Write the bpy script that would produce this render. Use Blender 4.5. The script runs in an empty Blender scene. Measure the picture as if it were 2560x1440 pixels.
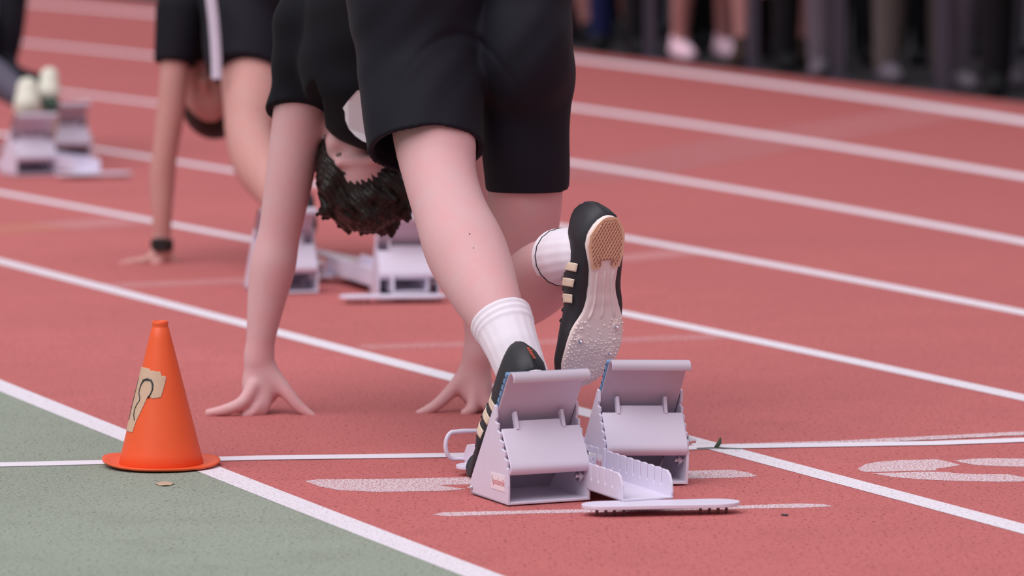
import bpy, bmesh, math, random
import numpy as np
from mathutils import Vector, Matrix, Euler

random.seed(7); rng = np.random.default_rng(7)
SC = bpy.context.scene
COL = SC.collection

# ------------------------------------------------------------------ camera
F_PX = 11000.0                      # focal length in pixels of a 2560x1440 frame
PITCH = math.atan(1070.0 / F_PX)    # looking slightly down
CAM_H = 0.9643
cam_d = bpy.data.cameras.new('camera'); cam = bpy.data.objects.new('camera', cam_d); COL.objects.link(cam)
cam.location = (0, 0, CAM_H); cam.rotation_euler = (math.pi/2 - PITCH, 0, 0)
cam_d.sensor_width = 36.0; cam_d.lens = F_PX * 36.0 / 2560.0
cam_d.clip_end = 500
cam_d.dof.use_dof = True; cam_d.dof.focus_distance = 6.86; cam_d.dof.aperture_fstop = 4.5
SC.camera = cam

# ------------------------------------------------------------------ sky and light
W = bpy.data.worlds.new('overcast_sky'); SC.world = W; W.use_nodes = True
wn, wl = W.node_tree.nodes, W.node_tree.links; bg = wn['Background']
tcw = wn.new('ShaderNodeTexCoord'); sx_ = wn.new('ShaderNodeSeparateXYZ'); wl.new(tcw.outputs['Generated'], sx_.inputs[0])
mr = wn.new('ShaderNodeMapRange'); mr.inputs['From Min'].default_value = 0; mr.inputs['From Max'].default_value = 1      # overcast: three times brighter overhead than at the horizon
mr.inputs['To Min'].default_value = 0.235; mr.inputs['To Max'].default_value = 0.705; wl.new(sx_.outputs['Z'], mr.inputs['Value'])
bg.inputs[0].default_value = (0.94, 0.91, 1.0, 1); wl.new(mr.outputs['Result'], bg.inputs[1])
sun_d = bpy.data.lights.new('sun', 'SUN'); sun = bpy.data.objects.new('sun', sun_d); COL.objects.link(sun)
sun_d.energy = 2.35; sun_d.angle = math.radians(60); sun_d.color = (1.0, 0.955, 0.985)
sun.rotation_euler = Vector((0.40, 0.46, -0.92)).to_track_quat('-Z', 'Y').to_euler()
sun.location = (-6, -4, 9)
SC.view_settings.view_transform = 'Standard'; SC.view_settings.look = 'None'
SC.view_settings.gamma = 1; SC.view_settings.use_curve_mapping = False
SC.view_settings.exposure = 0.0

# ------------------------------------------------------------------ measuring helpers
CP, SP = math.cos(PITCH), math.sin(PITCH)
def ray(u, v):
    x = (u - 1280) / F_PX; y = (v - 720) / F_PX
    return Vector((x, CP - y*SP, -(SP + y*CP)))
def gnd(u, v, z=0.0):
    r = ray(u, v); t = (z - CAM_H) / r.z
    return Vector((r.x*t, r.y*t, z))
def at(u, v, Y):
    r = ray(u, v); t = Y / r.y
    return Vector((r.x*t, Y, CAM_H + r.z*t))

# ------------------------------------------------------------------ object helpers
def tag(o, label=None, cat=None, group=None, kind=None):
    if label: o['label'] = label
    if cat: o['category'] = cat
    if group: o['group'] = group
    if kind: o['kind'] = kind
    return o
def empty(name, loc=(0, 0, 0), rz=0.0):
    o = bpy.data.objects.new(name, None); COL.objects.link(o)
    o.empty_display_size = 0.05
    o.location = loc; o.rotation_euler = (0, 0, rz); return o
def link(name, me, mat=None, parent=None, loc=(0, 0, 0), rot=(0, 0, 0), smooth=False):
    o = bpy.data.objects.new(name, me); COL.objects.link(o)
    if mat is not None and not me.materials: me.materials.append(mat)
    o.location = loc; o.rotation_euler = rot
    if parent is not None: o.parent = parent
    if smooth:
        me.polygons.foreach_set('use_smooth', np.ones(len(me.polygons), dtype=bool))
    return o
def mesh(name, verts, faces):
    me = bpy.data.meshes.new(name); me.from_pydata([tuple(v) for v in verts], [], faces); me.update(); return me
def bmesh_to(name, bm):
    bmesh.ops.recalc_face_normals(bm, faces=bm.faces)
    me = bpy.data.meshes.new(name); bm.to_mesh(me); bm.free(); me.update(); return me
def bevel(o, w=0.0015, seg=2, ang=35):
    m = o.modifiers.new('bevel', 'BEVEL'); m.width = w; m.segments = seg; m.limit_method = 'ANGLE'; m.angle_limit = math.radians(ang)
    return o
def add_box(bm, x0, x1, y0, y1, z0, z1):
    vs = [bm.verts.new((x, y, z)) for x in (x0, x1) for y in (y0, y1) for z in (z0, z1)]
    for f in ((0,1,3,2),(4,6,7,5),(0,4,5,1),(2,3,7,6),(0,2,6,4),(1,5,7,3)): bm.faces.new([vs[i] for i in f])
def add_prism(bm, pts, x0, x1):
    """polygon of (y,z) points extruded along x"""
    a = [bm.verts.new((x0, y, z)) for y, z in pts]; b = [bm.verts.new((x1, y, z)) for y, z in pts]
    bm.faces.new(a); bm.faces.new(list(reversed(b)))
    n = len(pts)
    for i in range(n): bm.faces.new((a[i], a[(i+1) % n], b[(i+1) % n], b[i]))
def add_strip(bm, prof, x0, x1, th):
    """open (y,z) profile given a thickness and extruded along x"""
    n = len(prof); P = [Vector(p) for p in prof]; off = []
    for i in range(n):
        d = (P[min(i+1, n-1)] - P[max(i-1, 0)]).normalized(); off.append(P[i] + Vector((-d.y, d.x)) * th)
    pts = [(p.x, p.y) for p in P] + [(p.x, p.y) for p in reversed(off)]
    rows = [[bm.verts.new((x, y, z)) for y, z in pts] for x in (x0, x1)]
    m = len(pts)
    for i in range(m): bm.faces.new((rows[0][i], rows[0][(i+1) % m], rows[1][(i+1) % m], rows[1][i]))
    for r in rows:
        for i in range(n-1): bm.faces.new((r[i], r[i+1], r[m-2-i], r[m-1-i]))
def add_tube(bm, pts, rad, n=10, caps=True):
    P = [Vector(p) for p in pts]; R = rad if hasattr(rad, '__len__') else [rad]*len(P)
    rings = []; up = None
    for i, p in enumerate(P):
        d = (P[min(i+1, len(P)-1)] - P[max(i-1, 0)]).normalized()
        if up is None:
            up = d.orthogonal().normalized()
        up = (up - d*up.dot(d)).normalized(); s = d.cross(up)
        rings.append([bm.verts.new(p + (up*math.cos(2*math.pi*k/n) + s*math.sin(2*math.pi*k/n))*R[i]) for k in range(n)])
    for a, b in zip(rings, rings[1:]):
        for k in range(n): bm.faces.new((a[k], a[(k+1) % n], b[(k+1) % n], b[k]))
    if caps:
        bm.faces.new(list(reversed(rings[0]))); bm.faces.new(rings[-1])
def add_lathe(bm, prof, n=48, c=(0, 0, 0)):
    rings = []
    for r, z in prof:
        rings.append([bm.verts.new((c[0]+r*math.cos(2*math.pi*k/n), c[1]+r*math.sin(2*math.pi*k/n), c[2]+z)) for k in range(n)])
    for a, b in zip(rings, rings[1:]):
        for k in range(n): bm.faces.new((a[k], a[(k+1) % n], b[(k+1) % n], b[k]))
    return rings
def text_mesh(name, s, size, shear=0.0):
    cu = bpy.data.curves.new(name, 'FONT'); cu.body = s; cu.size = size; cu.align_x = 'CENTER'; cu.align_y = 'CENTER'; cu.shear = shear
    o = bpy.data.objects.new(name, cu); COL.objects.link(o)
    dg = bpy.context.evaluated_depsgraph_get(); me = bpy.data.meshes.new_from_object(o.evaluated_get(dg))
    bpy.data.objects.remove(o); bpy.data.curves.remove(cu); me.name = name
    return me

# ------------------------------------------------------------------ materials
def nodes_of(name):
    m = bpy.data.materials.new(name); m.use_nodes = True
    nt = m.node_tree; return m, nt, nt.nodes, nt.links, nt.nodes['Principled BSDF']
def rgba(c): return (c[0], c[1], c[2], 1)
def lin(r, g, b):
    f = lambda x: (x/255/12.92) if x/255 <= 0.04045 else ((x/255+0.055)/1.055)**2.4
    return (f(r), f(g), f(b))
def material(name, col, rough=0.6, metal=0.0, var=0.08, vscale=30.0, bump=0.0, bscale=200.0, bdist=0.001, spec=0.5, sss=0.0, sheen=0.0, col2=None):
    m, nt, N, L, b = nodes_of(name)
    tc = N.new('ShaderNodeTexCoord'); nz = N.new('ShaderNodeTexNoise'); nz.inputs['Scale'].default_value = vscale; nz.inputs['Detail'].default_value = 4
    L.new(tc.outputs['Object'], nz.inputs['Vector'])
    mx = N.new('ShaderNodeMix'); mx.data_type = 'RGBA'
    c2 = col2 if col2 else tuple(min(1, x*(1+2*var)) for x in col)
    c1 = tuple(x*(1-var) for x in col) if not col2 else col
    mx.inputs[6].default_value = rgba(c1); mx.inputs[7].default_value = rgba(c2)
    L.new(nz.outputs['Fac'], mx.inputs[0]); L.new(mx.outputs[2], b.inputs['Base Color'])
    b.inputs['Roughness'].default_value = rough; b.inputs['Metallic'].default_value = metal
    b.inputs['Specular IOR Level'].default_value = spec
    if sss:
        b.inputs['Subsurface Weight'].default_value = sss; b.inputs['Subsurface Radius'].default_value = (0.012, 0.005, 0.003); b.inputs['Subsurface Scale'].default_value = 1.0
    if sheen: b.inputs['Sheen Weight'].default_value = sheen; b.inputs['Sheen Roughness'].default_value = 0.4
    if bump:
        n2 = N.new('ShaderNodeTexNoise'); n2.inputs['Scale'].default_value = bscale; n2.inputs['Detail'].default_value = 3
        L.new(tc.outputs['Object'], n2.inputs['Vector'])
        bp = N.new('ShaderNodeBump'); bp.inputs['Strength'].default_value = bump; bp.inputs['Distance'].default_value = bdist
        L.new(n2.outputs['Fac'], bp.inputs['Height']); L.new(bp.outputs['Normal'], b.inputs['Normal'])
    return m
def ground_mat(name, base, dark, light, gscale=230.0, rough=0.85, outer_col=None):
    """granular rubber: fine crumbs, dark pits between them, slow colour drift"""
    m, nt, N, L, b = nodes_of(name)
    tc = N.new('ShaderNodeTexCoord')
    def noise(scale, det=2.0):
        n = N.new('ShaderNodeTexNoise'); n.inputs['Scale'].default_value = scale; n.inputs['Detail'].default_value = det
        L.new(tc.outputs['Object'], n.inputs['Vector']); return n
    def mixc(a, c, fac):
        x = N.new('ShaderNodeMix'); x.data_type = 'RGBA'
        for s, i in ((a, 6), (c, 7)):
            if hasattr(s, 'is_linked'): L.new(s, x.inputs[i])
            else: x.inputs[i].default_value = rgba(s)
        L.new(fac, x.inputs[0]); return x.outputs[2]
    def ramp(n, lo, hi):
        r = N.new('ShaderNodeMapRange'); r.inputs['From Min'].default_value = lo; r.inputs['From Max'].default_value = hi
        L.new(n.outputs['Fac'], r.inputs['Value']); return r.outputs['Result']
    slow = noise(1.1, 3); mid = noise(9, 3); fine = noise(gscale, 2); pit = noise(gscale*0.62, 1.5)
    c = mixc(tuple(x*0.93 for x in base), tuple(min(1, x*1.07) for x in base), ramp(slow, .35, .65))
    c = mixc(c, tuple(x*0.9 for x in base), ramp(mid, .5, .8))
    if outer_col:      # blends to a darker colour from the inner lanes to the outer ones
        dt = N.new('ShaderNodeVectorMath'); dt.operation = 'DOT_PRODUCT'; dt.inputs[1].default_value = (.90, .43, 0); L.new(tc.outputs['Object'], dt.inputs[0])
        fr = N.new('ShaderNodeMapRange'); fr.inputs['From Min'].default_value = 3.2; fr.inputs['From Max'].default_value = 8.5; L.new(dt.outputs['Value'], fr.inputs['Value'])
        c = mixc(c, outer_col, fr.outputs['Result'])
    c = mixc(c, light, ramp(fine, .52, .74))
    c = mixc(c, dark, ramp(pit, .605, .70))
    L.new(c, b.inputs['Base Color']); b.inputs['Roughness'].default_value = rough; b.inputs['Specular IOR Level'].default_value = 0.25
    bp = N.new('ShaderNodeBump'); bp.inputs['Strength'].default_value = 0.6; bp.inputs['Distance'].default_value = 0.0025
    L.new(fine.outputs['Fac'], bp.inputs['Height']); L.new(bp.outputs['Normal'], b.inputs['Normal'])
    return m
def paint_mat(name, under, cover, white=lin(233, 226, 234), gscale=260.0, soft=0.05):
    """white paint on rubber crumbs, worn through where the crumbs dip"""
    m, nt, N, L, b = nodes_of(name)
    tc = N.new('ShaderNodeTexCoord'); n = N.new('ShaderNodeTexNoise'); n.inputs['Scale'].default_value = gscale; n.inputs['Detail'].default_value = 2.5
    L.new(tc.outputs['Object'], n.inputs['Vector'])
    r = N.new('ShaderNodeMapRange'); lo = 0.5 + (0.5-cover)*0.42
    r.inputs['From Min'].default_value = lo-soft; r.inputs['From Max'].default_value = lo+soft
    L.new(n.outputs['Fac'], r.inputs['Value'])
    x = N.new('ShaderNodeMix'); x.data_type = 'RGBA'; x.inputs[6].default_value = rgba(under); x.inputs[7].default_value = rgba(white)
    L.new(r.outputs['Result'], x.inputs[0]); L.new(x.outputs[2], b.inputs['Base Color'])
    b.inputs['Roughness'].default_value = 0.7; b.inputs['Specular IOR Level'].default_value = 0.3
    bp = N.new('ShaderNodeBump'); bp.inputs['Strength'].default_value = 0.4; bp.inputs['Distance'].default_value = 0.0015
    L.new(n.outputs['Fac'], bp.inputs['Height']); L.new(bp.outputs['Normal'], b.inputs['Normal'])
    return m

RED = (0.515, 0.143, 0.140)
M = dict(
    track=ground_mat('red_track_rubber', RED, (0.20, 0.040, 0.042), (0.66, 0.215, 0.20), outer_col=(0.355, 0.085, 0.083)),
    green=ground_mat('green_infield_rubber', (0.280, 0.315, 0.255), (0.13, 0.15, 0.125), (0.42, 0.46, 0.38)),
    asphalt=ground_mat('dark_asphalt', (0.028, 0.024, 0.028), (0.012, 0.012, 0.012), (0.05, 0.045, 0.05)),
    paint=paint_mat('white_line_paint', (0.42, 0.30, 0.32), 0.80),
    worn=paint_mat('worn_white_paint', (0.48, 0.18, 0.18), 0.50, gscale=320.0, soft=0.075),
    faint=paint_mat('faint_worn_paint', (0.50, 0.15, 0.145), 0.20, soft=.08),
    faint_outer=paint_mat('faint_outer_paint', (0.385, 0.092, 0.09), 0.16),
    orange_paint=paint_mat('faint_orange_paint', (0.50, 0.15, 0.13), 0.25, white=(0.65, 0.36, 0.10)),
    tape=material('white_tape', lin(238, 230, 240), 0.5, var=0.03),
    metal=material('grey_powder_coated_metal', lin(222, 215, 233), 0.42, 0.0, var=0.02, vscale=60, bump=0.05, bscale=900, bdist=0.0003),
    metal_pad=material('grey_brushed_plate', lin(198, 186, 200), 0.38, 0.15, var=0.03, vscale=40, bump=0.04, bscale=700, bdist=0.0003),
    zinc=material('shiny_zinc', (0.72, 0.72, 0.76), 0.22, 0.9, var=0.05),
    spike=material('dark_rusty_spike', (0.16, 0.09, 0.08), 0.5, 0.5, var=0.1),
    blue_rubber=material('blue_rubber', lin(112, 150, 190), 0.7, var=0.06, bump=0.2, bscale=500),
    dark_dot=material('dark_perforation', (0.012, 0.014, 0.02), 0.8),
    green_rubber=material('dark_green_rubber', (0.02, 0.045, 0.035), 0.7, var=0.06),
    sticker=material('white_sticker', lin(240, 232, 238), 0.4, var=0.02),
    red_ink=material('red_ink', (0.66, 0.04, 0.07), 0.5),
    cone=material('orange_plastic', (0.86, 0.115, 0.033), 0.38, var=0.04, vscale=12, spec=0.4),
    masking=material('tan_masking_tape', lin(206, 172, 146), 0.6, var=0.06, vscale=60, bump=0.15, bscale=300),
    ink=material('dark_marker_ink', (0.035, 0.04, 0.045), 0.5),
    leaf=material('dry_tan_leaf', lin(190, 165, 140), 0.7, var=0.1),
    twig=material('dark_green_twig', (0.03, 0.055, 0.03), 0.7, var=0.2),
)

# ------------------------------------------------------------------ ground
def plane(name, pts, z, mat):
    return link(name, mesh(name, [(p[0], p[1], z) for p in pts], [tuple(range(len(pts)))]), mat)
tag(plane('floor', [(-40, -20), (40, -20), (40, 70), (-40, 70)], 0.0, M['track']),
    'red rubber running track surface', 'running track', kind='structure')

LINES = {
 'A': [(0,966),(312,1085),(640,1221),(890,1322),(1090,1392)],
 'B': [(0,662),(160,688),(250,712),(700,834),(860,872),(1125,944),(1740,1105),(2000,1177),(2340,1264),(2560,1321)],
 'C': [(0,486),(125,505),(250,532),(365,546),(437,560),(637,592),(1610,795),(1800,837),(2000,880),(2200,917),(2560,990)],
 'D': [(0,335),(300,387),(450,406),(575,420),(1580,592),(1700,619),(1800,640),(2000,677),(2120,702),(2320,736),(2560,777)],
 'E': [(160,232),(250,241),(360,252),(1425,407),(1520,421),(1640,440),(1800,467),(2020,507),(2120,521),(2560,605)],
 'F': [(60,109),(200,120),(280,127),(390,140),(1425,271),(1600,294),(1800,319),(1980,346),(2120,370),(2320,402),(2560,444)],
 'G': [(200,20),(400,34),(1440,149),(1600,169),(1800,192),(2000,220),(2120,236),(2320,266),(2560,304)]}
LINE_W = {'A': .05, 'B': .05, 'C': .05, 'D': .055, 'E': .065, 'F': .085, 'G': .12}
def ground_curve(k, u0=-260, u1=2820, n=60):
    P = np.array(LINES[k], float); co = np.polyfit(P[:, 0], P[:, 1], 2)
    if k == 'A': u1 = 1500
    pts = [gnd(u, float(np.polyval(co, u))) for u in np.linspace(u0, u1, n)]
    a = pts[0] + (pts[0]-pts[1]).normalized()*5; b = pts[-1] + (pts[-1]-pts[-2]).normalized()*7
    return [a] + pts + [b]
def ribbon(name, pts, w, z, mat):
    V = []; n = len(pts)
    for i, p in enumerate(pts):
        d = (pts[min(i+1, n-1)] - pts[max(i-1, 0)]); d.z = 0; d.normalize(); s = Vector((d.y, -d.x, 0))*w/2
        V += [(p.x+s.x, p.y+s.y, z), (p.x-s.x, p.y-s.y, z)]
    return link(name, mesh(name, V, [(2*i, 2*i+1, 2*i+3, 2*i+2) for i in range(n-1)]), mat)
ord_ = ['innermost white lane line beside the green infield', 'white lane line between the first and second lanes', 'white lane line between the second and third lanes',
        'white lane line between the third and fourth lanes', 'white lane line between the fourth and fifth lanes', 'white lane line between the fifth and sixth lanes', 'outermost white lane line in front of the spectators']
for i, k in enumerate('ABCDEFG'):
    tag(ribbon('trim_%d' % (i+1), ground_curve(k), LINE_W[k], 0.0006, M['paint']), ord_[i], 'lane line', kind='structure')
# infield: everything inside the innermost line
cA = ground_curve('A')
tag(plane('infield', [(p.x, p.y) for p in cA] + [(cA[-1].x-36, cA[-1].y), (-38, cA[0].y+8)], 0.0003, M['green']), 'grey green rubber infield surface', 'infield', kind='structure')
# spectators' ground behind the outer edge of the track
FA, FB = gnd(1430, 128), gnd(2560, 258); fd = (FB-FA).normalized(); fn = Vector((-fd.y, fd.x, 0))
if fn.x < 0: fn = -fn
p0, p1 = FA - fd*25, FB + fd*12
tag(plane('pavement', [(p0.x, p0.y), (p1.x, p1.y), (p1.x+fn.x*22, p1.y+fn.y*22), (p0.x+fn.x*22, p0.y+fn.y*22)], 0.0003, M['asphalt']), 'dark asphalt strip where the spectators stand', 'pavement', kind='structure')
def seg(name, pts, w, mat, z, label, cat):
    g = [gnd(*p) for p in pts]
    if len(g) == 2: g = [g[0].lerp(g[1], t/8) for t in range(9)]
    return tag(ribbon(name, g, w, z, mat), label, cat, kind='structure')
seg('trim_8', [(-900,1184),(-200,1168),(0,1163),(250,1157),(640,1146),(1155,1139),(1800,1118),(2340,1109),(2560,1101),(2800,1091),(3900,1052)], .050, M['tape'], 0.0012, 'clean white tape start line across the first two lanes', 'start line')
seg('trim_9', [(1790,1116),(2100,1107),(2560,1084),(2820,1070),(3900,1018)], .042, M['worn'], 0.0009, 'worn painted line just behind the white tape start line', 'painted line')
seg('trim_10', [(900,868),(1180,860),(1610,848),(1800,841)], .09, M['faint'], 0.0003, 'faint worn line crossing the second lane', 'painted line')
seg('trim_11', [(1400,448),(1700,395),(2020,334),(2420,268)], .42, M['faint_outer'], 0.0003, 'faint wide worn line slanting across the outer lanes', 'painted line')
seg('trim_12', [(130,565),(330,552)], .22, M['faint'], 0.0003, 'faint white end of the orange worn line', 'painted line')
seg('trim_13', [(-220,587),(130,565)], .22, M['orange_paint'], 0.0003, 'faint orange worn line in the second lane', 'painted line')
seg('trim_14', [(1480,652),(1720,630)], .14, M['faint'], 0.0003, 'short faint worn line in the third lane', 'painted line')
seg('trim_15', [(240,716),(640,700)], .12, M['faint'], 0.0003, 'faint worn line behind the wristwatch hand', 'painted line')
def ground_poly(name, pts, z, mat, label, cat):
    g = [gnd(*p) for p in pts]
    return tag(link(name, mesh(name, [(p.x, p.y, z) for p in g], [tuple(range(len(g)))]), mat), label, cat, kind='structure')
ground_poly('trim_16', [(762,1203),(790,1199),(1000,1197),(1190,1193),(1450,1184),(1720,1177),(1830,1175),(1870,1181),(1895,1191),(1830,1195),(1720,1197),(1450,1204),(1190,1211),(1095,1213),(1165,1223),(1100,1228),(940,1230),(850,1226),(800,1217)],
            0.0003, M['worn'], 'worn white painted bar of the lane number under the blocks', 'painted number')
ground_poly('trim_17', [(1080,1287),(1110,1281),(1300,1277),(1600,1270),(1850,1264),(2000,1259),(2060,1261),(2082,1266),(2000,1270),(1850,1272),(1600,1279),(1300,1285),(1120,1291)],
            0.0003, M['worn'], 'thin worn white painted bar behind the spiked plate', 'painted number')
z7 = lambda P: [(2080 + x/5.333, 1080 + y/5.333) for x, y in P]
TWO = [z7([(350,485),(450,430),(600,402),(900,377),(1400,366),(1560,400),(1710,440),(1550,470),(1390,490),(1380,515),(1000,520),(600,535),(450,535),(360,510)]),
       z7([(520,550),(900,542),(1300,532),(1550,540),(1700,555),(2000,565),(2350,565),(2560,605),(2700,635),(2500,664),(2200,665),(1700,655),(1200,635),(800,600)]),
       z7([(1620,378),(1740,372),(1900,358),(2150,350),(2700,360),(2900,400),(2900,450),(2560,465),(2300,460),(1900,440),(1720,405)])]
for i, P in enumerate(TWO):
    ground_poly('trim_%d' % (18+i), P, 0.0003, M['worn'], ['rounded hook of the painted lane number 2', 'long lower stroke of the painted lane number 2', 'upper stroke of the painted lane number 2'][i], 'painted number')

# ------------------------------------------------------------------ traffic cone
def cone_r(z): return 0.0690 - 0.0575*(z/0.232)
def make_cone(loc):
    root = tag(empty('marker_cone', loc), 'small orange plastic cone with hand numbered tan tape on the infield line', 'cone')
    bm = bmesh.new()
    prof = [(0.0660, 0.004)] + [(cone_r(z), z) for z in np.linspace(0.006, 0.222, 14)] + [(cone_r(.224)-.0012, .224), (cone_r(.224)-.0003, .227), (0.0128, .2315), (0.0118, .233), (0.0098, .232), (0.0092, .226), (0.010, .20)]
    add_lathe(bm, prof, 64)
    link('body', bmesh_to('cone_body', bm), M['cone'], root, smooth=True)
    bm = bmesh.new()
    rings = add_lathe(bm, [(0.060, 0.0045), (0.0745, 0.0042), (0.088, 0.0048), (0.0940, 0.0060), (0.0948, 0.0045), (0.0935, 0.0022), (0.088, 0.0012), (0.060, 0.0010)], 64)
    for r in rings:
        for v in r:
            a = math.atan2(v.co.y, v.co.x); rr = math.hypot(v.co.x, v.co.y)
            k = max(0, (rr-0.066)/0.028)**1.5
            v.co.z += k*(0.0075*max(0, math.cos(a-math.radians(175)))**2 + 0.003*max(0, math.cos(a-math.radians(20)))**2 + 0.0009*math.sin(3*a)+0.0009)
    link('flange', bmesh_to('cone_flange', bm), M['cone'], root, smooth=True)
    # torn masking tape wrapped on the near left side
    poly = [(-95,.100),(-85,.160),(-63,.1605),(-30,.1590),(-26,.1560),(4,.1550),(8,.1485),(21,.1470),(5,.1150),(-14,.1130),(-25,.1170),(-46,.0760),(-51,.0580),(-85,.0580)]
    def inside(x, y):
        c = False; j = len(poly)-1
        for i in range(len(poly)):
            (xi, yi), (xj, yj) = poly[i], poly[j]
            if (yi > y) != (yj > y) and x < (xj-xi)*(y-yi)/(yj-yi)+xi: c = not c
            j = i
        return c
    def surf(phi, z, off): 
        r = cone_r(z)+off; a = math.radians(phi-90); return (r*math.cos(a), r*math.sin(a), z)
    V = {}; verts = []; faces = []
    def vid(i, j):
        if (i, j) not in V: V[(i, j)] = len(verts); verts.append(surf(-96+i*1.2, .056+j*.001, .0006))
        return V[(i, j)]
    for i in range(100):
        for j in range(108):
            if inside(-96+(i+.5)*1.2, .056+(j+.5)*.001): faces.append((vid(i,j), vid(i+1,j), vid(i+1,j+1), vid(i,j+1)))
    tp = link('tape_patch', mesh('cone_tape', verts, faces), M['masking'], root, smooth=True)
    m = tp.modifiers.new('thick', 'SOLIDIFY'); m.thickness = 0.0004; m.offset = 0
    tag(tp, 'torn tan tape patch')
    def stroke(px, rad):
        pts = []
        for x, y in px:
            u, v = 220+x/3.272, 780+y/3.272; z = (1166-v)/1545.0; r = cone_r(z)*1560
            pts.append(surf(math.degrees(math.asin(max(-.98, min(.98, (u-404)/r)))), z, .0010))
        bm = bmesh.new(); add_tube(bm, pts, rad, 6); return bmesh_to('ink', bm)
    tag(link('lettering', stroke([(432,545),(405,650),(385,740),(365,820),(352,885)], [.0007,.0007,.0008,.0008,.0006]), M['ink'], root, smooth=True), 'hand drawn digit 1')
    tag(link('lettering', stroke([(515,690),(538,655),(552,620),(553,580),(540,550),(510,542),(480,552),(458,590),(444,630),(440,660),(448,690),(446,715),(425,745),(406,785),(398,830),(405,875)], [.0012,.0012,.0013,.0015,.0018,.0022,.0019,.0012,.0010,.0010,.0010,.0009,.0009,.0010,.0011,.0008]), M['ink'], root, smooth=True), 'hand drawn digit 8')
    return root
make_cone(gnd(403, 1164))

# ------------------------------------------------------------------ starting blocks
R = math.radians
PW = 0.137
def hexnut(name, r, h, mat, parent, loc):
    bm = bmesh.new()
    a = [bm.verts.new((0, r*math.cos(k*math.pi/3), r*math.sin(k*math.pi/3))) for k in range(6)]
    b = [bm.verts.new((h, v.co.y, v.co.z)) for v in a]
    bm.faces.new(a); bm.faces.new(list(reversed(b)))
    for k in range(6): bm.faces.new((a[k], a[(k+1) % 6], b[(k+1) % 6], b[k]))
    add_tube(bm, [(-.006, 0, 0), (h+.007, 0, 0)], r*.55, 12)
    add_tube(bm, [(-.0016, 0, 0), (0, 0, 0)], r*1.5, 16)
    o = link(name, bmesh_to(name, bm), mat, parent, loc); return bevel(o, .0006, 1)
def make_pedal(root, loc, yaw, pad_h=0.205, sticker=True, rubber='blue_rubber', roll=0.0):
    Lb = 0.140; t = 0.0042; kz = pad_h/0.205
    side = [(0, 0), (-.001, .030), (0, .055), (.0035, .0565)]
    n = 5; y0, z0, y1, z1 = .0055, .0600, .0400, .1120*kz+.004
    for i in range(n):
        f = i/(n-1); y = y0+(y1-y0)*f; z = z0+(z1-z0)*f
        side += [(y-.0030, z), (y-.0036, z+.0075), (y+.0060, z+.0090), (y+.0068, z+.0110)]
    side += [(y1+.002, z1+.016), (y1+.0035, z1+.033), (y1+.0105, z1+.035), (y1+.014, z1+.030), (Lb-.006, .030), (Lb, .020), (Lb, 0)]
    bm = bmesh.new()
    add_box(bm, 0, PW, 0, Lb, 0, t)
    add_prism(bm, side, 0, t); add_prism(bm, side, PW-t, PW)
    fr = link('pedal_bracket', bmesh_to('pedal_bracket', bm), M['metal'], root, loc, (0, roll, yaw)); bevel(fr, .0016, 2)
    # tilted foot plate: its back faces us, its rubber face points to the athlete
    topy, topz, boty, botz = 0.0035, pad_h, 0.1355, 0.0042
    prof = [(topy-.0058+.0078*math.cos(t), topz-.0080+.0078*math.sin(t)) for t in np.radians(np.linspace(205, 48, 14))]
    d = Vector((boty-topy, botz-topz)).normalized(); nrm = Vector((-d.y, d.x))
    prof += [(topy+.0010+(boty-topy-.001)*s, topz-.002+(botz-topz+.002)*s) for s in np.linspace(.08, 1, 8)]
    bm = bmesh.new(); add_strip(bm, prof, .0045, PW-.0055, .0040)
    pd = link('foot_plate', bmesh_to('foot_plate', bm), M['metal_pad'], fr, smooth=True); pd.data.set_sharp_from_angle(angle=R(40)); bevel(pd, .0010, 1, 50)
    bm = bmesh.new()
    P = [Vector((topy, topz)) + d*s + nrm*.0040 for s in (0.004, .225*kz)]
    Q = [p + nrm*.0065 for p in P]
    add_prism(bm, [(P[0].x, P[0].y), (P[1].x, P[1].y), (Q[1].x, Q[1].y), (Q[0].x, Q[0].y)], .0030, PW-.0040)
    rb = link('rubber_face', bmesh_to('rubber_face', bm), M[rubber], fr); bevel(rb, .001, 1)
    bm = bmesh.new()
    for s in np.arange(.012, .105, .0125):
        c = Vector((topy, topz)) + d*s + nrm*.0075
        add_tube(bm, [(.0024, c.x, c.y), (.0034, c.x, c.y)], .0016, 8)
    link('perforation', bmesh_to('perforation', bm), M['dark_dot'], fr)
    # support plate resting in the notches
    a = Vector((.0000, .0600)); b = Vector((.0330, .1050*kz+.0090)); e = (b-a).normalized(); L1 = (b-a).length
    bm = bmesh.new()
    lip = [(.0095, .0478)] + [(.0070+.0076*math.cos(t), .0552+.0076*math.sin(t)) for t in np.radians(np.linspace(262, 155, 9))] + [(a.x+e.x*.001, a.y+.001), (b.x, b.y)]
    add_strip(bm, lip, .0035, PW-.0035, .0036)
    tab = [(b.x-e.x*.002, b.y-e.y*.002), (b.x+e.x*.0125, b.y+e.y*.0125)]
    add_strip(bm, tab, .031, PW-.034, .0036)
    sp = link('support_plate', bmesh_to('support_plate', bm), M['metal'], fr, smooth=True); sp.data.set_sharp_from_angle(angle=R(40)); bevel(sp, .0008, 1, 50)
    for x in (.0265, PW-.0335):
        bm = bmesh.new()
        add_prism(bm, [(b.x-.006, b.y+.001), (b.x+.002, b.y-.003), (b.x+.012, b.y+.022), (b.x+.004, b.y+.026)], x, x+.0050)
        link('prong', bmesh_to('prong', bm), M['metal'], fr)
    hexnut('bolt', .0062, .0050, M['zinc'], fr, (PW-.0125, .016, .036))
    hexnut('bolt', .0060, .0050, M['zinc'], fr, (PW+.0020, .013, .066))
    hexnut('rivet', .0026, .0012, M['zinc'], fr, (-.0012, Lb-.006, .010))
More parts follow.
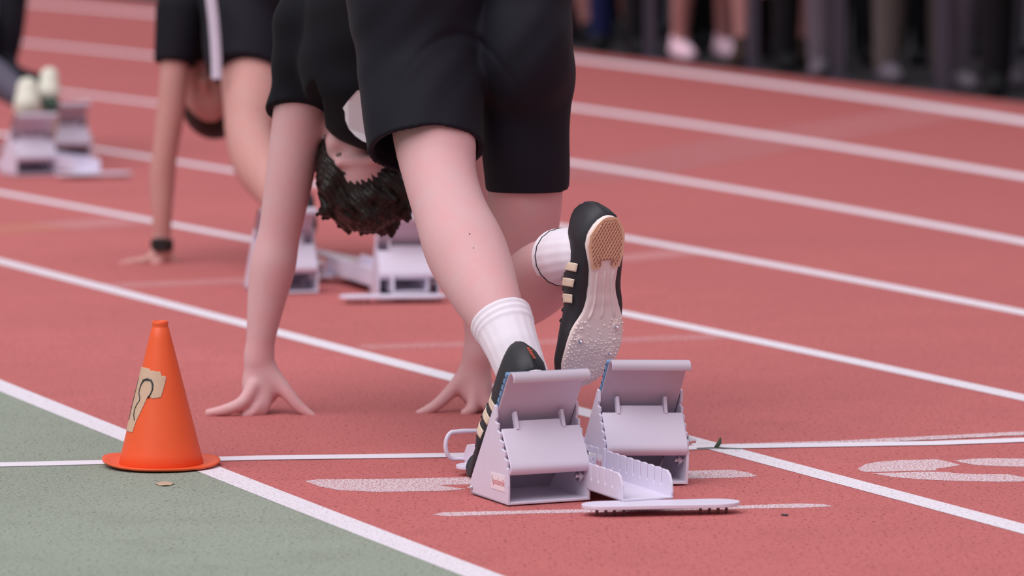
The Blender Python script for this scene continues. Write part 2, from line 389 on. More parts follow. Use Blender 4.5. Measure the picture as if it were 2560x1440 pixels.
    if sticker:
        bm = bmesh.new(); add_box(bm, -.0008, -.0001, .0095, .0600, .0190, .0430)
        link('sticker', bmesh_to('sticker', bm), M['sticker'], fr)
        for s, y, z, sz, mt in (('polanik', .0310, .0310, .0150, 'red_ink'), ('1', .0540, .0330, .0150, 'ink')):
            me = text_mesh('lettering', s, sz, 0.15 if s != '1' else -.2)
            link('lettering', me, M[mt], fr, (-.0010, y, z), (math.pi/2, 0, -math.pi/2))
    return fr
def make_block(label, near, far, pedals, plate_uv, end_x=0.0, plate_len=.24, plate_yaw=0.12, sticker=True, rubber='blue_rubber', group=None):
    dirv = (far-near); dirv.z = 0; L = dirv.length; yaw = math.atan2(-dirv.x, dirv.y)
    root = tag(empty('starting_block', near), label, 'starting block')
    # channel rail with slotted walls
    w = .083; h = .041; zb = .0175; th = .0034; bm = bmesh.new(); add_box(bm, 0, w, .002, L, zb, zb+th)
    for x in (0, w-th):
        pts = [(.004, zb), (.0015, zb+.010), (.003, zb+.024), (.010, zb+.036), (.020, zb+h)]
        y = .040
        while y < L-.02:
            pts += [(y-.0022, zb+h), (y-.0022, zb+.0185), (y, zb+.0165), (y+.0022, zb+.0185), (y+.0022, zb+h), (y+.012, zb+h+.0012)]; y += .0262
        pts += [(L-.012, zb+h), (L, zb+h-.012), (L, zb)]
        add_prism(bm, pts, x, x+th)
    rail = link('rail', bmesh_to('rail', bm), M['metal'], root, (0, 0, 0), (0, 0, yaw)); bevel(rail, .0008, 1)
    # wire carrying loop and end plate at the far end
    bm = bmesh.new(); ex = end_x
    loop = [(ex+.030, L-.012, .020), (ex-.004, L+.002, .022)] + [(ex-.010+.014*math.cos(a), L+.006, .043+.022*math.sin(a)) for a in np.linspace(-1.5, -4.5, 12)] + [(ex+.006, L+.004, .0655), (ex+.030, L-.002, .0655), (ex+.040, L-.006, .055), (ex+.040, L-.008, .020)]
    add_tube(bm, loop, .0034, 10)
    link('carry_loop', bmesh_to('carry_loop', bm), M['metal'], rail, smooth=True)
    bm = bmesh.new(); add_prism(bm, [(L-.070, .012), (L-.070, .046), (L-.040, .050), (L-.014, .046), (L-.004, .034), (L-.004, .012)], ex+.004, ex+.008)
    ep = link('end_plate', bmesh_to('end_plate', bm), M['metal'], rail); bevel(ep, .001, 1)
    # spiked cross plates
    def cross(name, cx, cy, ln, wd, yw, zz=.0112, t=.0062):
        bm = bmesh.new(); r = wd/2; pts = []
        for k in range(13): a = -math.pi/2+math.pi*k/12; pts.append((ln/2-r*1.4+r*1.4*math.cos(a), r*math.sin(a)))
        for k in range(13): a = math.pi/2+math.pi*k/12; pts.append((-ln/2+r*1.4+r*1.4*math.cos(a), r*math.sin(a)))
        lo = [bm.verts.new((x, y, zz)) for x, y in pts]; hi = [bm.verts.new((x, y, zz+t)) for x, y in pts]
        bm.faces.new(list(reversed(lo))); bm.faces.new(hi)
        for k in range(len(pts)): bm.faces.new((lo[k], lo[(k+1) % len(pts)], hi[(k+1) % len(pts)], hi[k]))
        o = link(name, bmesh_to(name, bm), M['metal'], root, (cx, cy, 0), (0, 0, yw)); bevel(o, .0012, 2)
        for s in (-1, 1):
            for j, (px, py) in enumerate(((.058, -.012), (.072, -.010), (.085, -.012), (.098, -.008))):
                bm = bmesh.new(); add_tube(bm, [(s*px*ln/.24, py, zz), (s*px*ln/.24, py, .003), (s*px*ln/.24, py, -.004)], [.0024, .0022, .0010], 8)
                link('spike', bmesh_to('spike', bm), M['spike'], o)
        return o
    pc = plate_uv - near
    cross('spike_plate', pc.x, pc.y, plate_len, .056, plate_yaw)
    fx = Vector((math.cos(yaw)*w/2, math.sin(yaw)*w/2, 0)) + (far-near)*0.93
    cross('spike_plate', fx.x+end_x*.4*math.cos(yaw), fx.y+end_x*.4*math.sin(yaw), .15-end_x*.8, .05, yaw)
    for loc, yw, ph, rl in pedals:
        p = loc-near; make_pedal(root, (p.x, p.y, .002+max(0, math.sin(rl))*.14), yw, ph, sticker, rubber, rl)
    return root
R = math.radians
nearA = gnd(1557, 1284); farA = nearA + Vector((-math.sin(R(22)), math.cos(R(22)), 0))*.50
make_block('grey metal starting block with slotted rail, under the foot with the white sock', nearA, farA,
           [(gnd(1269, 1267), R(24), .197, 0.0), (gnd(1508, 1222), R(15), .190, R(1.9))], gnd(1652, 1285), -.062, .238, R(8))

# ------------------------------------------------------------------ solid modelling of bodies and cloth on a distance field
class Field:
    def __init__(s, lo, hi, vox):
        s.lo = np.array(lo, np.float32); s.v = vox; s.n = np.maximum(3, np.ceil((np.array(hi)-s.lo)/vox).astype(int)+1)
        s.F = np.full(tuple(s.n), 0.2, np.float32)
    def win(s, lo, hi):
        a = np.clip(np.floor((np.array(lo)-s.lo)/s.v).astype(int), 0, s.n); b = np.clip(np.ceil((np.array(hi)-s.lo)/s.v).astype(int)+1, 0, s.n)
        if (b <= a).any(): return None
        ax = [(s.lo[i]+s.v*np.arange(a[i], b[i])).astype(np.float32) for i in range(3)]
        return (slice(a[0], b[0]), slice(a[1], b[1]), slice(a[2], b[2])), ax[0][:, None, None], ax[1][None, :, None], ax[2][None, None, :]
    def put(s, w, d, k, sub):
        c = s.F[w]
        if sub:
            d = -d; h = np.maximum(k-np.abs(c-d), 0)/max(k, 1e-6); s.F[w] = np.maximum(c, d)+h*h*k*.25
        else:
            h = np.maximum(k-np.abs(c-d), 0)/max(k, 1e-6); s.F[w] = np.minimum(c, d)-h*h*k*.25
    def cone(s, a, b, ra, rb, k=.012, flat=None, sub=False, cut=None):
        a = np.array(a, np.float32); b = np.array(b, np.float32); m = max(ra, rb)*1.05+k+4*s.v
        w = s.win(np.minimum(a, b)-m, np.maximum(a, b)+m)
        if w is None: return s
        w, X, Y, Z = w; x, y, z = X-a[0], Y-a[1], Z-a[2]; d = b-a; L2 = float(d@d)+1e-9
        t = np.clip((x*d[0]+y*d[1]+z*d[2])/L2, 0, 1)
        qx, qy, qz = x-t*d[0], y-t*d[1], z-t*d[2]; q2 = qx*qx+qy*qy+qz*qz
        if flat is not None:
            f, sc = flat; p = qx*f[0]+qy*f[1]+qz*f[2]; q2 = q2+(sc*sc-1)*p*p
        D = np.sqrt(q2)-(ra+(rb-ra)*t)
        if cut is not None:                          # keep the side the normal points to
            c, nn = cut; D = np.maximum(D, -((X-c[0])*nn[0]+(Y-c[1])*nn[1]+(Z-c[2])*nn[2]))
        s.put(w, D, k, sub); return s
    def chain(s, pts, k=.012, flat=None):
        """one smooth tapering limb through the given (point, radius) stations"""
        P = np.array([np.append(np.array(p, float), r) for p, r in pts]); n = len(P); Q = []
        for i in range(n-1):
            p0, p1, p2, p3 = P[max(i-1, 0)], P[i], P[i+1], P[min(i+2, n-1)]
            for t in (0, .25, .5, .75): Q.append(.5*(2*p1+(p2-p0)*t+(2*p0-5*p1+4*p2-p3)*t*t+(3*p1-p0-3*p2+p3)*t**3))
        Q.append(P[-1]); Q = np.array(Q, np.float32); m = Q[:, 3].max()*1.1+k+4*s.v
        w = s.win(Q[:, :3].min(0)-m, Q[:, :3].max(0)+m)
        if w is None: return s
        w0 = [sl.start for sl in w[0]]; T = np.full(s.F[w[0]].shape, .2, np.float32)
        for a, b in zip(Q, Q[1:]):
            mm = max(a[3], b[3])+k+4*s.v; g = s.win(np.minimum(a[:3], b[:3])-mm, np.maximum(a[:3], b[:3])+mm)
            if g is None: continue
            sl, X, Y, Z = g; x, y, z = X-a[0], Y-a[1], Z-a[2]; d = b[:3]-a[:3]; t = np.clip((x*d[0]+y*d[1]+z*d[2])/(float(d@d)+1e-9), 0, 1)
            qx, qy, qz = x-t*d[0], y-t*d[1], z-t*d[2]; q2 = qx*qx+qy*qy+qz*qz
            if flat is not None: f, sc = flat; p = qx*f[0]+qy*f[1]+qz*f[2]; q2 = q2+(sc*sc-1)*p*p
            loc = tuple(slice(e.start-o, e.stop-o) for e, o in zip(sl, w0)); T[loc] = np.minimum(T[loc], np.sqrt(q2)-(a[3]+(b[3]-a[3])*t))
        s.put(w[0], T, k, False); return s
    def ell(s, c, r, R=None, k=.012, sub=False):
        c = np.array(c, np.float32); r = np.array(r, np.float32); m = r.max()+k+4*s.v
        w = s.win(c-m, c+m)
        if w is None: return s
        w, X, Y, Z = w; x, y, z = X-c[0], Y-c[1], Z-c[2]
        if R is not None: x, y, z = [x*R[0][i]+y*R[1][i]+z*R[2][i] for i in range(3)]
        k0 = np.sqrt((x/r[0])**2+(y/r[1])**2+(z/r[2])**2); k1 = np.sqrt((x/r[0]**2)**2+(y/r[1]**2)**2+(z/r[2]**2)**2)+1e-6
        s.put(w, k0*(k0-1)/k1, k, sub); return s
    def half(s, c, nn, k=.0):
        """cut away everything on the side the normal points to"""
        w, X, Y, Z = s.win(s.lo, s.lo+s.v*s.n); D = (X-c[0])*nn[0]+(Y-c[1])*nn[1]+(Z-c[2])*nn[2]
        s.F = np.maximum(s.F, D.astype(np.float32)); return s
    def disp(s, fn):
        w, X, Y, Z = s.win(s.lo, s.lo+s.v*s.n); s.F = s.F + fn(X, Y, Z).astype(np.float32); return s
    def mesh(s, name, it=2):
        F = s.F; F[0], F[-1] = .1, .1; F[:, 0], F[:, -1] = .1, .1; F[:, :, 0], F[:, :, -1] = .1, .1
        I = F < 0; nx, ny, nz = F.shape
        cnt = np.zeros((nx-1, ny-1, nz-1), np.uint8)
        offs = [(a, b, c) for a in (0, 1) for b in (0, 1) for c in (0, 1)]
        for a, b, c in offs: cnt += I[a:nx-1+a, b:ny-1+b, c:nz-1+c]
        act = np.argwhere((cnt > 0) & (cnt < 8)); n = len(act)
        ids = np.full((nx-1, ny-1, nz-1), -1, np.int32); ids[act[:, 0], act[:, 1], act[:, 2]] = np.arange(n)
        val = np.stack([F[act[:, 0]+a, act[:, 1]+b, act[:, 2]+c] for a, b, c in offs], 1)
        P = np.zeros((n, 3), np.float32); W = np.zeros((n, 1), np.float32); O = np.array(offs, np.float32)
        for i in range(8):
            for j in range(i+1, 8):
                if np.abs(O[i]-O[j]).sum() != 1: continue
                x = (val[:, i] < 0) != (val[:, j] < 0); t = val[:, i]/np.where(x, val[:, i]-val[:, j], 1)
                P += np.where(x[:, None], O[i]+(O[j]-O[i])*t[:, None], 0); W += x[:, None]
        V = s.lo+s.v*(act+P/np.maximum(W, 1))
        Q = []
        for ax in range(3):
            sl0 = [slice(1, -1)]*3; sl1 = [slice(1, -1)]*3; sl0[ax] = slice(0, -1); sl1[ax] = slice(1, None)
            A = I[tuple(sl0)]; B = I[tuple(sl1)]; e = np.argwhere(A != B); fl = A[e[:, 0], e[:, 1], e[:, 2]]
            o = np.array([1, 1, 1]); o[ax] = 0; e = e+o
            u, v = (ax+1) % 3, (ax+2) % 3; q = []
            for du, dv in ((-1, -1), (0, -1), (0, 0), (-1, 0)):
                c = e.copy(); c[:, u] += du; c[:, v] += dv; q.append(ids[c[:, 0], c[:, 1], c[:, 2]])
            q = np.stack(q, 1); q[~fl] = q[~fl][:, ::-1]; Q.append(q)
        Q = np.concatenate(Q); Q = Q[(Q >= 0).all(1)]
        E = np.concatenate([Q[:, [0, 1]], Q[:, [1, 2]], Q[:, [2, 3]], Q[:, [3, 0]]])
        deg = np.bincount(E.ravel(), minlength=n).astype(np.float32)[:, None]+1e-6
        for _ in range(it):
            for lam in (.55, -.52):
                S = np.stack([np.bincount(E[:, 0], V[E[:, 1], c], n)+np.bincount(E[:, 1], V[E[:, 0], c], n) for c in range(3)], 1)
                V = V+lam*(S/deg-V)
        me = bpy.data.meshes.new(name); me.vertices.add(n); me.vertices.foreach_set('co', V.astype(np.float32).ravel())
        m = len(Q); me.loops.add(4*m); me.loops.foreach_set('vertex_index', Q.astype(np.int32).ravel())
        me.polygons.add(m); me.polygons.foreach_set('loop_start', np.arange(0, 4*m, 4, dtype=np.int32)); me.polygons.foreach_set('loop_total', np.full(m, 4, np.int32))
        me.polygons.foreach_set('use_smooth', np.ones(m, bool)); me.update(calc_edges=True); me.validate()
        return me
def pc(*q): return [(tuple(at(u, v, Y)), r) for u, v, Y, r in q]
def A3(u, v, Y): return np.array(at(u, v, Y))
def unit(v): v = np.array(v, float); return v/np.linalg.norm(v)
def frame(yv, zv):
    """rotation matrix whose columns are x, y (kept), z (made square)"""
    y = unit(yv); z = np.array(zv, float); z = unit(z-y*(z@y)); x = np.cross(y, z); return np.stack([x, y, z], 1)
def mat4(R3, loc):
    m = Matrix.Identity(4)
    for i in range(3):
        for j in range(3): m[i][j] = float(R3[i, j])
        m[i][3] = float(loc[i])
    return m

def skin_mat(name, base, mott):
    m, nt, N, L, b = nodes_of(name); tc = N.new('ShaderNodeTexCoord')
    def noise(s, d): n = N.new('ShaderNodeTexNoise'); n.inputs['Scale'].default_value = s; n.inputs['Detail'].default_value = d; L.new(tc.outputs['Object'], n.inputs['Vector']); return n
    n1 = noise(28, 4); n2 = noise(420, 2)
    x = N.new('ShaderNodeMix'); x.data_type = 'RGBA'; x.inputs[6].default_value = rgba(base); x.inputs[7].default_value = rgba(mott)
    r = N.new('ShaderNodeMapRange'); r.inputs['From Min'].default_value = .35; r.inputs['From Max'].default_value = .7; L.new(n1.outputs['Fac'], r.inputs['Value'])
    L.new(r.outputs['Result'], x.inputs[0]); L.new(x.outputs[2], b.inputs['Base Color'])
    b.inputs['Roughness'].default_value = .55; b.inputs['Specular IOR Level'].default_value = .3
    b.inputs['Subsurface Weight'].default_value = .25; b.inputs['Subsurface Radius'].default_value = (.010, .004, .002); b.inputs['Subsurface Scale'].default_value = 1
    bp = N.new('ShaderNodeBump'); bp.inputs['Strength'].default_value = .12; bp.inputs['Distance'].default_value = .001
    L.new(n2.outputs['Fac'], bp.inputs['Height']); L.new(bp.outputs['Normal'], b.inputs['Normal']); return m
M.update(
    skin=skin_mat('fair_skin', (0.675, 0.41, 0.42), (0.705, 0.38, 0.39)),
    skin2=skin_mat('ruddy_skin', (0.56, 0.30, 0.27), (0.58, 0.28, 0.25)),
    black=material('black_sports_fabric', (0.0090, 0.0082, 0.0145), 0.75, var=0.15, vscale=14, bump=0.25, bscale=1500, bdist=.0004, spec=.2, sheen=.03),
    black_shirt=material('black_shirt_fabric', (0.0065, 0.006, 0.009), 0.8, var=0.15, vscale=14, bump=0.2, bscale=1500, bdist=.0004, spec=.15, sheen=.02),
    hair=material('dark_brown_hair', (0.013, 0.0085, 0.007), 0.5, var=0.4, vscale=120, bump=0.6, bscale=260, bdist=.002, spec=.35),
    bib=material('white_race_bib', lin(225, 218, 224), 0.6, var=0.04),
    sock=material('white_ribbed_cotton', lin(238, 230, 240), 0.85, var=0.03, bump=.3, bscale=900, bdist=.0006, sheen=.2),
    sock_line=material('black_sock_line', (0.02, 0.02, 0.024), 0.8),
    shoe=material('black_shoe_fabric', (0.020, 0.020, 0.025), 0.55, var=0.15, vscale=40, bump=0.25, bscale=700, bdist=.0005),
    stripe=material('cream_stripe', lin(226, 206, 184), 0.5, var=0.03),
    sole_pale=material('pale_spike_plate', lin(246, 226, 222), 0.4, var=0.06, vscale=60, col2=None),
    sole_gum=material('gum_rubber', lin(238, 200, 168), 0.5, var=0.05),
    sole_dark=material('brown_rubber_recess', lin(184, 134, 116), 0.7, var=0.1),
    orange_ink=material('orange_print', (0.85, 0.12, 0.05), 0.5),
    lip=material('lip_skin', (0.40, 0.16, 0.15), 0.5),
    eye=material('brownish_eye', (0.16, 0.09, 0.075), 0.35), mole=material('brown_mole', (0.05, 0.02, 0.018), 0.6),  # eyes toned brownish so they barely show
)

# ------------------------------------------------------------------ spiked running shoe (local: y heel to toe, z up from the sole)
SL = 0.288
_out = [(150,1000,1020),(165,960,1072),(200,925,1097),(270,882,1134),(350,874,1142),(430,892,1140),(530,922,1128),(650,936,1128),(750,936,1150),(830,915,1178),(900,868,1202),(960,830,1212),(1050,800,1212),(1120,787,1203),(1200,782,1182),(1290,798,1140),(1350,822,1080),(1385,855,1020),(1402,900,950)]
OT = np.array([(r-150)/1252 for r, a, b in _out]); OA = np.array([(a-1015)*.375/1600/.90 for r, a, b in _out]); OB = np.array([(b-1015)*.375/1600/.90 for r, a, b in _out])
def outl(t): return float(np.interp(t, OT, OA)), float(np.interp(t, OT, OB))
def shoe_h(t): return float(np.interp(t, [0, .02, .06, .15, .28, .36, .46, .60, .75, .88, .96, 1], [.060, .071, .078, .074, .068, .064, .060, .050, .040, .033, .024, .010]))
def lift(t): return float(np.interp(t, [0, .25, .45, .62, .75, .9, 1], [.002, .003, .009, .004, .000, .004, .012]))
def make_shoe(root, R3, loc, mirror=False, bend=0.0, bend_t=.66, laces=True, print_=True):
    sx = -1 if mirror else 1
    def B(p):
        x, y, z = p; y0 = bend_t*SL
        if bend and y > y0:
            a = bend*min(1, (y-y0)/.035); y, z = y0+(y-y0)*math.cos(a)-(z-.02)*math.sin(a)*.6, z+(y-y0)*math.sin(a)
        return (sx*x, y, z)
    T = np.concatenate([[0, .006, .02, .045], np.linspace(.08, .94, 34), [.965, .985, 1.0]])
    def loft(fn, ns, name, mat, parent=None, close=True, Ts=T):
        V = []; Fc = []
        for t in Ts:
            for i in range(ns): V.append(B(fn(t, i)))
        n = len(Ts)
        for a in range(n-1):
            for i in range(ns if close else ns-1): Fc.append((a*ns+i, a*ns+(i+1) % ns, (a+1)*ns+(i+1) % ns, (a+1)*ns+i))
        if close: Fc += [tuple(range(ns)), tuple(reversed(range((n-1)*ns, n*ns)))]
        bm = bmesh.new(); vs = [bm.verts.new(v) for v in V]
        for f in Fc:
            try: bm.faces.new([vs[i] for i in f])
            except ValueError: pass
        return link(name, bmesh_to(name, bm), mat, parent, smooth=True)
    NU = 26
    def up(t, i, grow=0.0):
        a, b = outl(t); xc = (a+b)/2; wx = max((b-a)/2, float(np.interp(t, [0, .02, .06, .15, .3, .45, .6, .72, .9, 1], [.004, .018, .030, .037, .0395, .0425, .0465, .048, .03, .005]))); xc -= .004*math.sin(math.pi*min(1, max(0, (t-.2)/.5))); h = shoe_h(t); th = 2*math.pi*i/NU
        c, s = math.cos(th), math.sin(th); z0 = lift(t)+.008
        if s < 0: return (xc+wx*.86*c, t*SL, z0-.003)
        flare = 1.04 if t > .1 else 1.0
        x = wx*flare*math.copysign(abs(c)**.6, c)*(1-.17*s**2*(1 if t < .5 else .7)); z = z0+h*abs(s)**.85
        # lean of the instep towards the inside and a fuller heel counter
        yb = t*SL-(.010*math.sin(math.pi*min(1, z/.075)) if t < .08 else 0)*(1-t/.08)
        return (xc+x+(-.004 if t > .3 else 0)*s, yb, z)
    so = loft(lambda t, i: up(t, i), NU, 'shoe', M['shoe'], root)
    so.matrix_local = mat4(R3, loc)
    NS = 18
    def sl(t, i):
        a, b = outl(t); xc = (a+b)/2; wx = (b-a)/2; th = 2*math.pi*i/NS; c, s = math.cos(th), math.sin(th)
        h = .0052 if t > .5 else .0075
        return (xc+wx*math.copysign(abs(c)**.55, c), t*SL, lift(t)+.0045+h*(math.copysign(abs(s)**.45, s))*.8)
    sole = loft(sl, NS, 'sole', M['sole_pale'], so)
    zb = lambda t: lift(t)+.0045-(.0042 if t > .5 else .0060)
    # gum heel pad with its diamond tread
    def horse(t0, t1, inset, z, name, mat, notch=True, parent=None):
        V = []; n = 40; ts = np.linspace(t0, t1, n)
        bm = bmesh.new(); rows = []
        for t in ts:
            a, b = outl(t); a += inset; b -= inset; nn = 15
            xs = np.linspace(a, b, nn); rows.append([bm.verts.new(B((x, t*SL, zb(t)-z))) for x in xs])
        for r0, r1, t in zip(rows, rows[1:], ts):
            a, b = outl(t)
            for i in range(14):
                xm = (r0[i].co.x*sx+r0[i+1].co.x*sx)/2; f = (xm-a)/(b-a)
                if notch and t > .245 and .30+.9*(.285-t)*1.5 < f < .70-.9*(.285-t)*1.5: continue
                bm.faces.new((r0[i], r0[i+1], r1[i+1], r1[i]))
        o = link(name, bmesh_to(name, bm), mat, parent, smooth=False)
        m = o.modifiers.new('thick', 'SOLIDIFY'); m.thickness = .0016; m.offset = 0; return o
    horse(.004, .300, .0006, .0004, 'heel_pad', M['sole_gum'], True, so)
    horse(.022, .285, .0062, .0013, 'heel_recess', M['sole_dark'], True, so)
    bm = bmesh.new()
    def ridge(p, q):
        d = Vector(q)-Vector(p); L = d.length
        if L < .002: return
        d /= L; s = Vector((d.y, -d.x, 0))*.00060
        for k in (0,):
            t0, t1 = p[1]/SL, q[1]/SL
            vs = [bm.verts.new(B((pt[0]+o.x*e, pt[1]+o.y*e, zb(pt[1]/SL)-zz))) for pt in (p, q) for zz, e in ((.0018, 1.0), (.0030, .6)) for o in (s, -s)]
            for f in ((0,1,3,2),(4,6,7,5),(2,3,7,6),(0,2,6,4),(1,5,7,3)): bm.faces.new([vs[i] for i in f])
    def inh(x, y):
        t = y/SL
        if t < .026 or t > .283: return False
        a, b = outl(t); f = (x-a)/(b-a)
        if t > .240 and .27 < f < .73: return False
        return a+.0066 < x < b-.0066
    for sg in (1, -1):
        for c in np.arange(-.12, .16, .0060):
            run = None; sl_ = 1.75
            for y in np.arange(0, .085, .001):
                x = sg*(y/sl_)+c-(.0 if sg > 0 else -.02)
                ok = inh(x, y)
                if ok and run is None: run = (x, y)
                if run is not None and (not ok):
                    ridge((run[0], run[1], 0), (x, y, 0)); run = None
    tr = link('heel_tread', bmesh_to('heel_tread', bm), M['sole_gum'], so); tr['kind'] = 'stuff'
    # raised rails of the midfoot shank
    for f in (.22, .50, .80):
        bm = bmesh.new(); pts = []
        for t in np.linspace(.31, .60, 12):
            a, b = outl(t); pts.append(B((a+(b-a)*f, t*SL, zb(t)-.0002)))
        add_tube(bm, pts, [.0002]+[.0022]*10+[.0002], 8); link('shank_rail', bmesh_to('shank_rail', bm), M['sole_pale'], so, smooth=True)
    # little grip nubs under the forefoot
    bm = bmesh.new(); rr = random.Random(3)
    for y in np.arange(.610*SL, .985*SL, .0062):
        t = y/SL; a, b = outl(t)
        for x in np.arange(a+.004, b-.003, .0068):
            xx = x+rr.uniform(-.0022, .0022); yy = y+rr.uniform(-.002, .002); f = (x-a)/(b-a)
            if t < .70 and .18 < f < .72 and rr.random() < .75: continue
            h = rr.uniform(.0018, .0034); r = rr.uniform(.0016, .0027); zz = zb(min(1, yy/SL))
            base = [bm.verts.new(B((xx+r*math.cos(k*math.pi/2), yy+r*math.sin(k*math.pi/2), zz+.0006))) for k in range(4)]; top = bm.verts.new(B((xx, yy-.0004, zz-h)))
            for k in range(4): bm.faces.new((base[k], base[(k+1) % 4], top))
    nb = link('grip_nubs', bmesh_to('grip_nubs', bm), M['sole_pale'], so); nb['kind'] = 'stuff'
    for t, f in ((.705, .20), (.650, .84), (.800, .81), (.925, .28), (.93, .66)):
        a, b = outl(t); x = a+(b-a)*f; y = t*SL; z = zb(t); bm = bmesh.new()
        add_tube(bm, [B((x, y, z+.001)), B((x, y, z-.0016)), B((x, y, z-.0020))], [.0078, .0070, .0044], 16)
        sk = link('spike_socket', bmesh_to('spike_socket', bm), M['sole_pale'], so, smooth=False)
        bm = bmesh.new(); add_tube(bm, [B((x, y, z-.001)), B((x, y, z-.0034)), B((x, y, z-.0038)), B((x, y, z-.0075))], [.0042, .0040, .0024, .0007], 12)
        link('spike', bmesh_to('spike', bm), M['zinc'], so)
    # three slanted stripes on both flanks
    for side in (0, 1):
        for k in range(3):
            V = []; Fc = []; n = 7; na = 8
            for i in range(na):
                th = (.04+.86*i/(na-1))
                for j in range(n):
                    t = .275+.091*k+.048*j/(n-1)+.050*(i/(na-1)); idx = th*NU/(2*math.pi)
                    ii = idx if side == 0 else NU/2-idx
                    p = np.array(up(t, ii)); a, b = outl(t); cx = (a+b)/2; d = np.array([p[0]-cx, 0, (p[2]-.025)*.6]); d /= np.linalg.norm(d)
                    V.append(B(tuple(p+d*.0009)))
            for i in range(na-1):
                for j in range(n-1): Fc.append((i*n+j, i*n+j+1, (i+1)*n+j+1, (i+1)*n+j))
            st = link('stripe', mesh('stripe', V, Fc), M['stripe'], so, smooth=True); mm = st.modifiers.new('thick', 'SOLIDIFY'); mm.thickness = .0008; mm.offset = 0
    if laces:
        bm = bmesh.new()
        for k in range(5):
            t = .42+.055*k; p = [B(tuple(np.array(up(t+.012*(-1 if i % 2 else 1)*0, NU/4+(i-4)*.9))+np.array([0, 0, .0018]))) for i in range(9)]
            add_tube(bm, p, .0017, 6)
        t = .40; q = np.array(up(t, NU*.27))
        for s in (-1, 1):
            lp = [q+np.array([s*(.020*math.sin(a)), -.006+.010*math.sin(a*2)*.4, .003+.016*(1-math.cos(a))]) for a in np.linspace(0, 2.9, 12)]
            add_tube(bm, [B(tuple(p)) for p in lp], .0013, 6)
        link('laces', bmesh_to('laces', bm), M['shoe'], so, smooth=True)
    # orange print on the heel counter
    if not print_: return so
    me = text_mesh('lettering', 'adizero', .0092, .1)
    o = link('lettering', me, M['orange_ink'], so)
    o.matrix_local = Matrix(((0, 1, 0, .001), (0, 0.05, -1, -.0108), (-1, 0, 0, .034), (0, 0, 0, 1)))
    return so

def settle(root, base):
    """move a figure's Empty to its base on the ground, leaving its parts where they are"""
    b = Vector((base[0], base[1], 0)); root.location = b
    for c in root.children: c.location = Vector(c.location)-b
    return root

def make_sock(root, axis, rad, cuff, rings, line_at=None, n=72, name='sock'):
    """ribbed tube along axis points; rings adds rolled folds near the cuff end"""
    P = [np.array(p) for p in axis]; seg = [0]
    for a, b in zip(P, P[1:]): seg.append(seg[-1]+np.linalg.norm(b-a))
    m = 46; V = []; ref = None
    for k in range(m+2):
        s = min(k, m-1)/(m-1)*seg[-1]; c = np.array([np.interp(s, seg, [p[i] for p in P]) for i in range(3)])
        c2 = np.array([np.interp(min(s+.004, seg[-1]), seg, [p[i] for p in P]) for i in range(3)]); c1 = np.array([np.interp(max(s-.004, 0), seg, [p[i] for p in P]) for i in range(3)])
        d = unit(c2-c1); ref = unit(np.cross(d, [0.2, .1, 1])) if ref is None else unit(ref-d*(ref@d)); e = np.cross(d, ref)
        r = np.interp(s, seg, rad); fromcuff = seg[-1]-s
        for q, amp, wd in rings: r += amp*math.exp(-((fromcuff-q)/wd)**2)
        if k >= m: r -= .003+.004*(k-m)
        for j in range(n):
            th = 2*math.pi*j/n; rr = r*(1+.010*math.cos(th*n/4)*(1 if fromcuff > cuff else .25)); V.append(c+(ref*math.cos(th)+e*math.sin(th))*rr-d*(.002*(k-m+1) if k >= m else 0))
    K = m+2; Fc = [(a*n+j, a*n+(j+1) % n, (a+1)*n+(j+1) % n, (a+1)*n+j) for a in range(K-1) for j in range(n)]
    me = mesh(name, V, Fc); bm = bmesh.new(); bm.from_mesh(me); me = bmesh_to(name, bm); o = link(name, me, M['sock'], root, smooth=True)
    if line_at is not None:
        k = int((1-line_at/seg[-1])*(m-1)); ring = [Vector(V[k*n+j]) for j in range(0, n, 2)]; cc = sum(ring, Vector())/len(ring)
        bm = bmesh.new(); add_tube(bm, [cc+(p-cc)*1.008 for p in ring]+[cc+(ring[0]-cc)*1.008], .0011, 6, False); link('sock_line', bmesh_to('sock_line', bm), M['sock_line'], o)
    return o

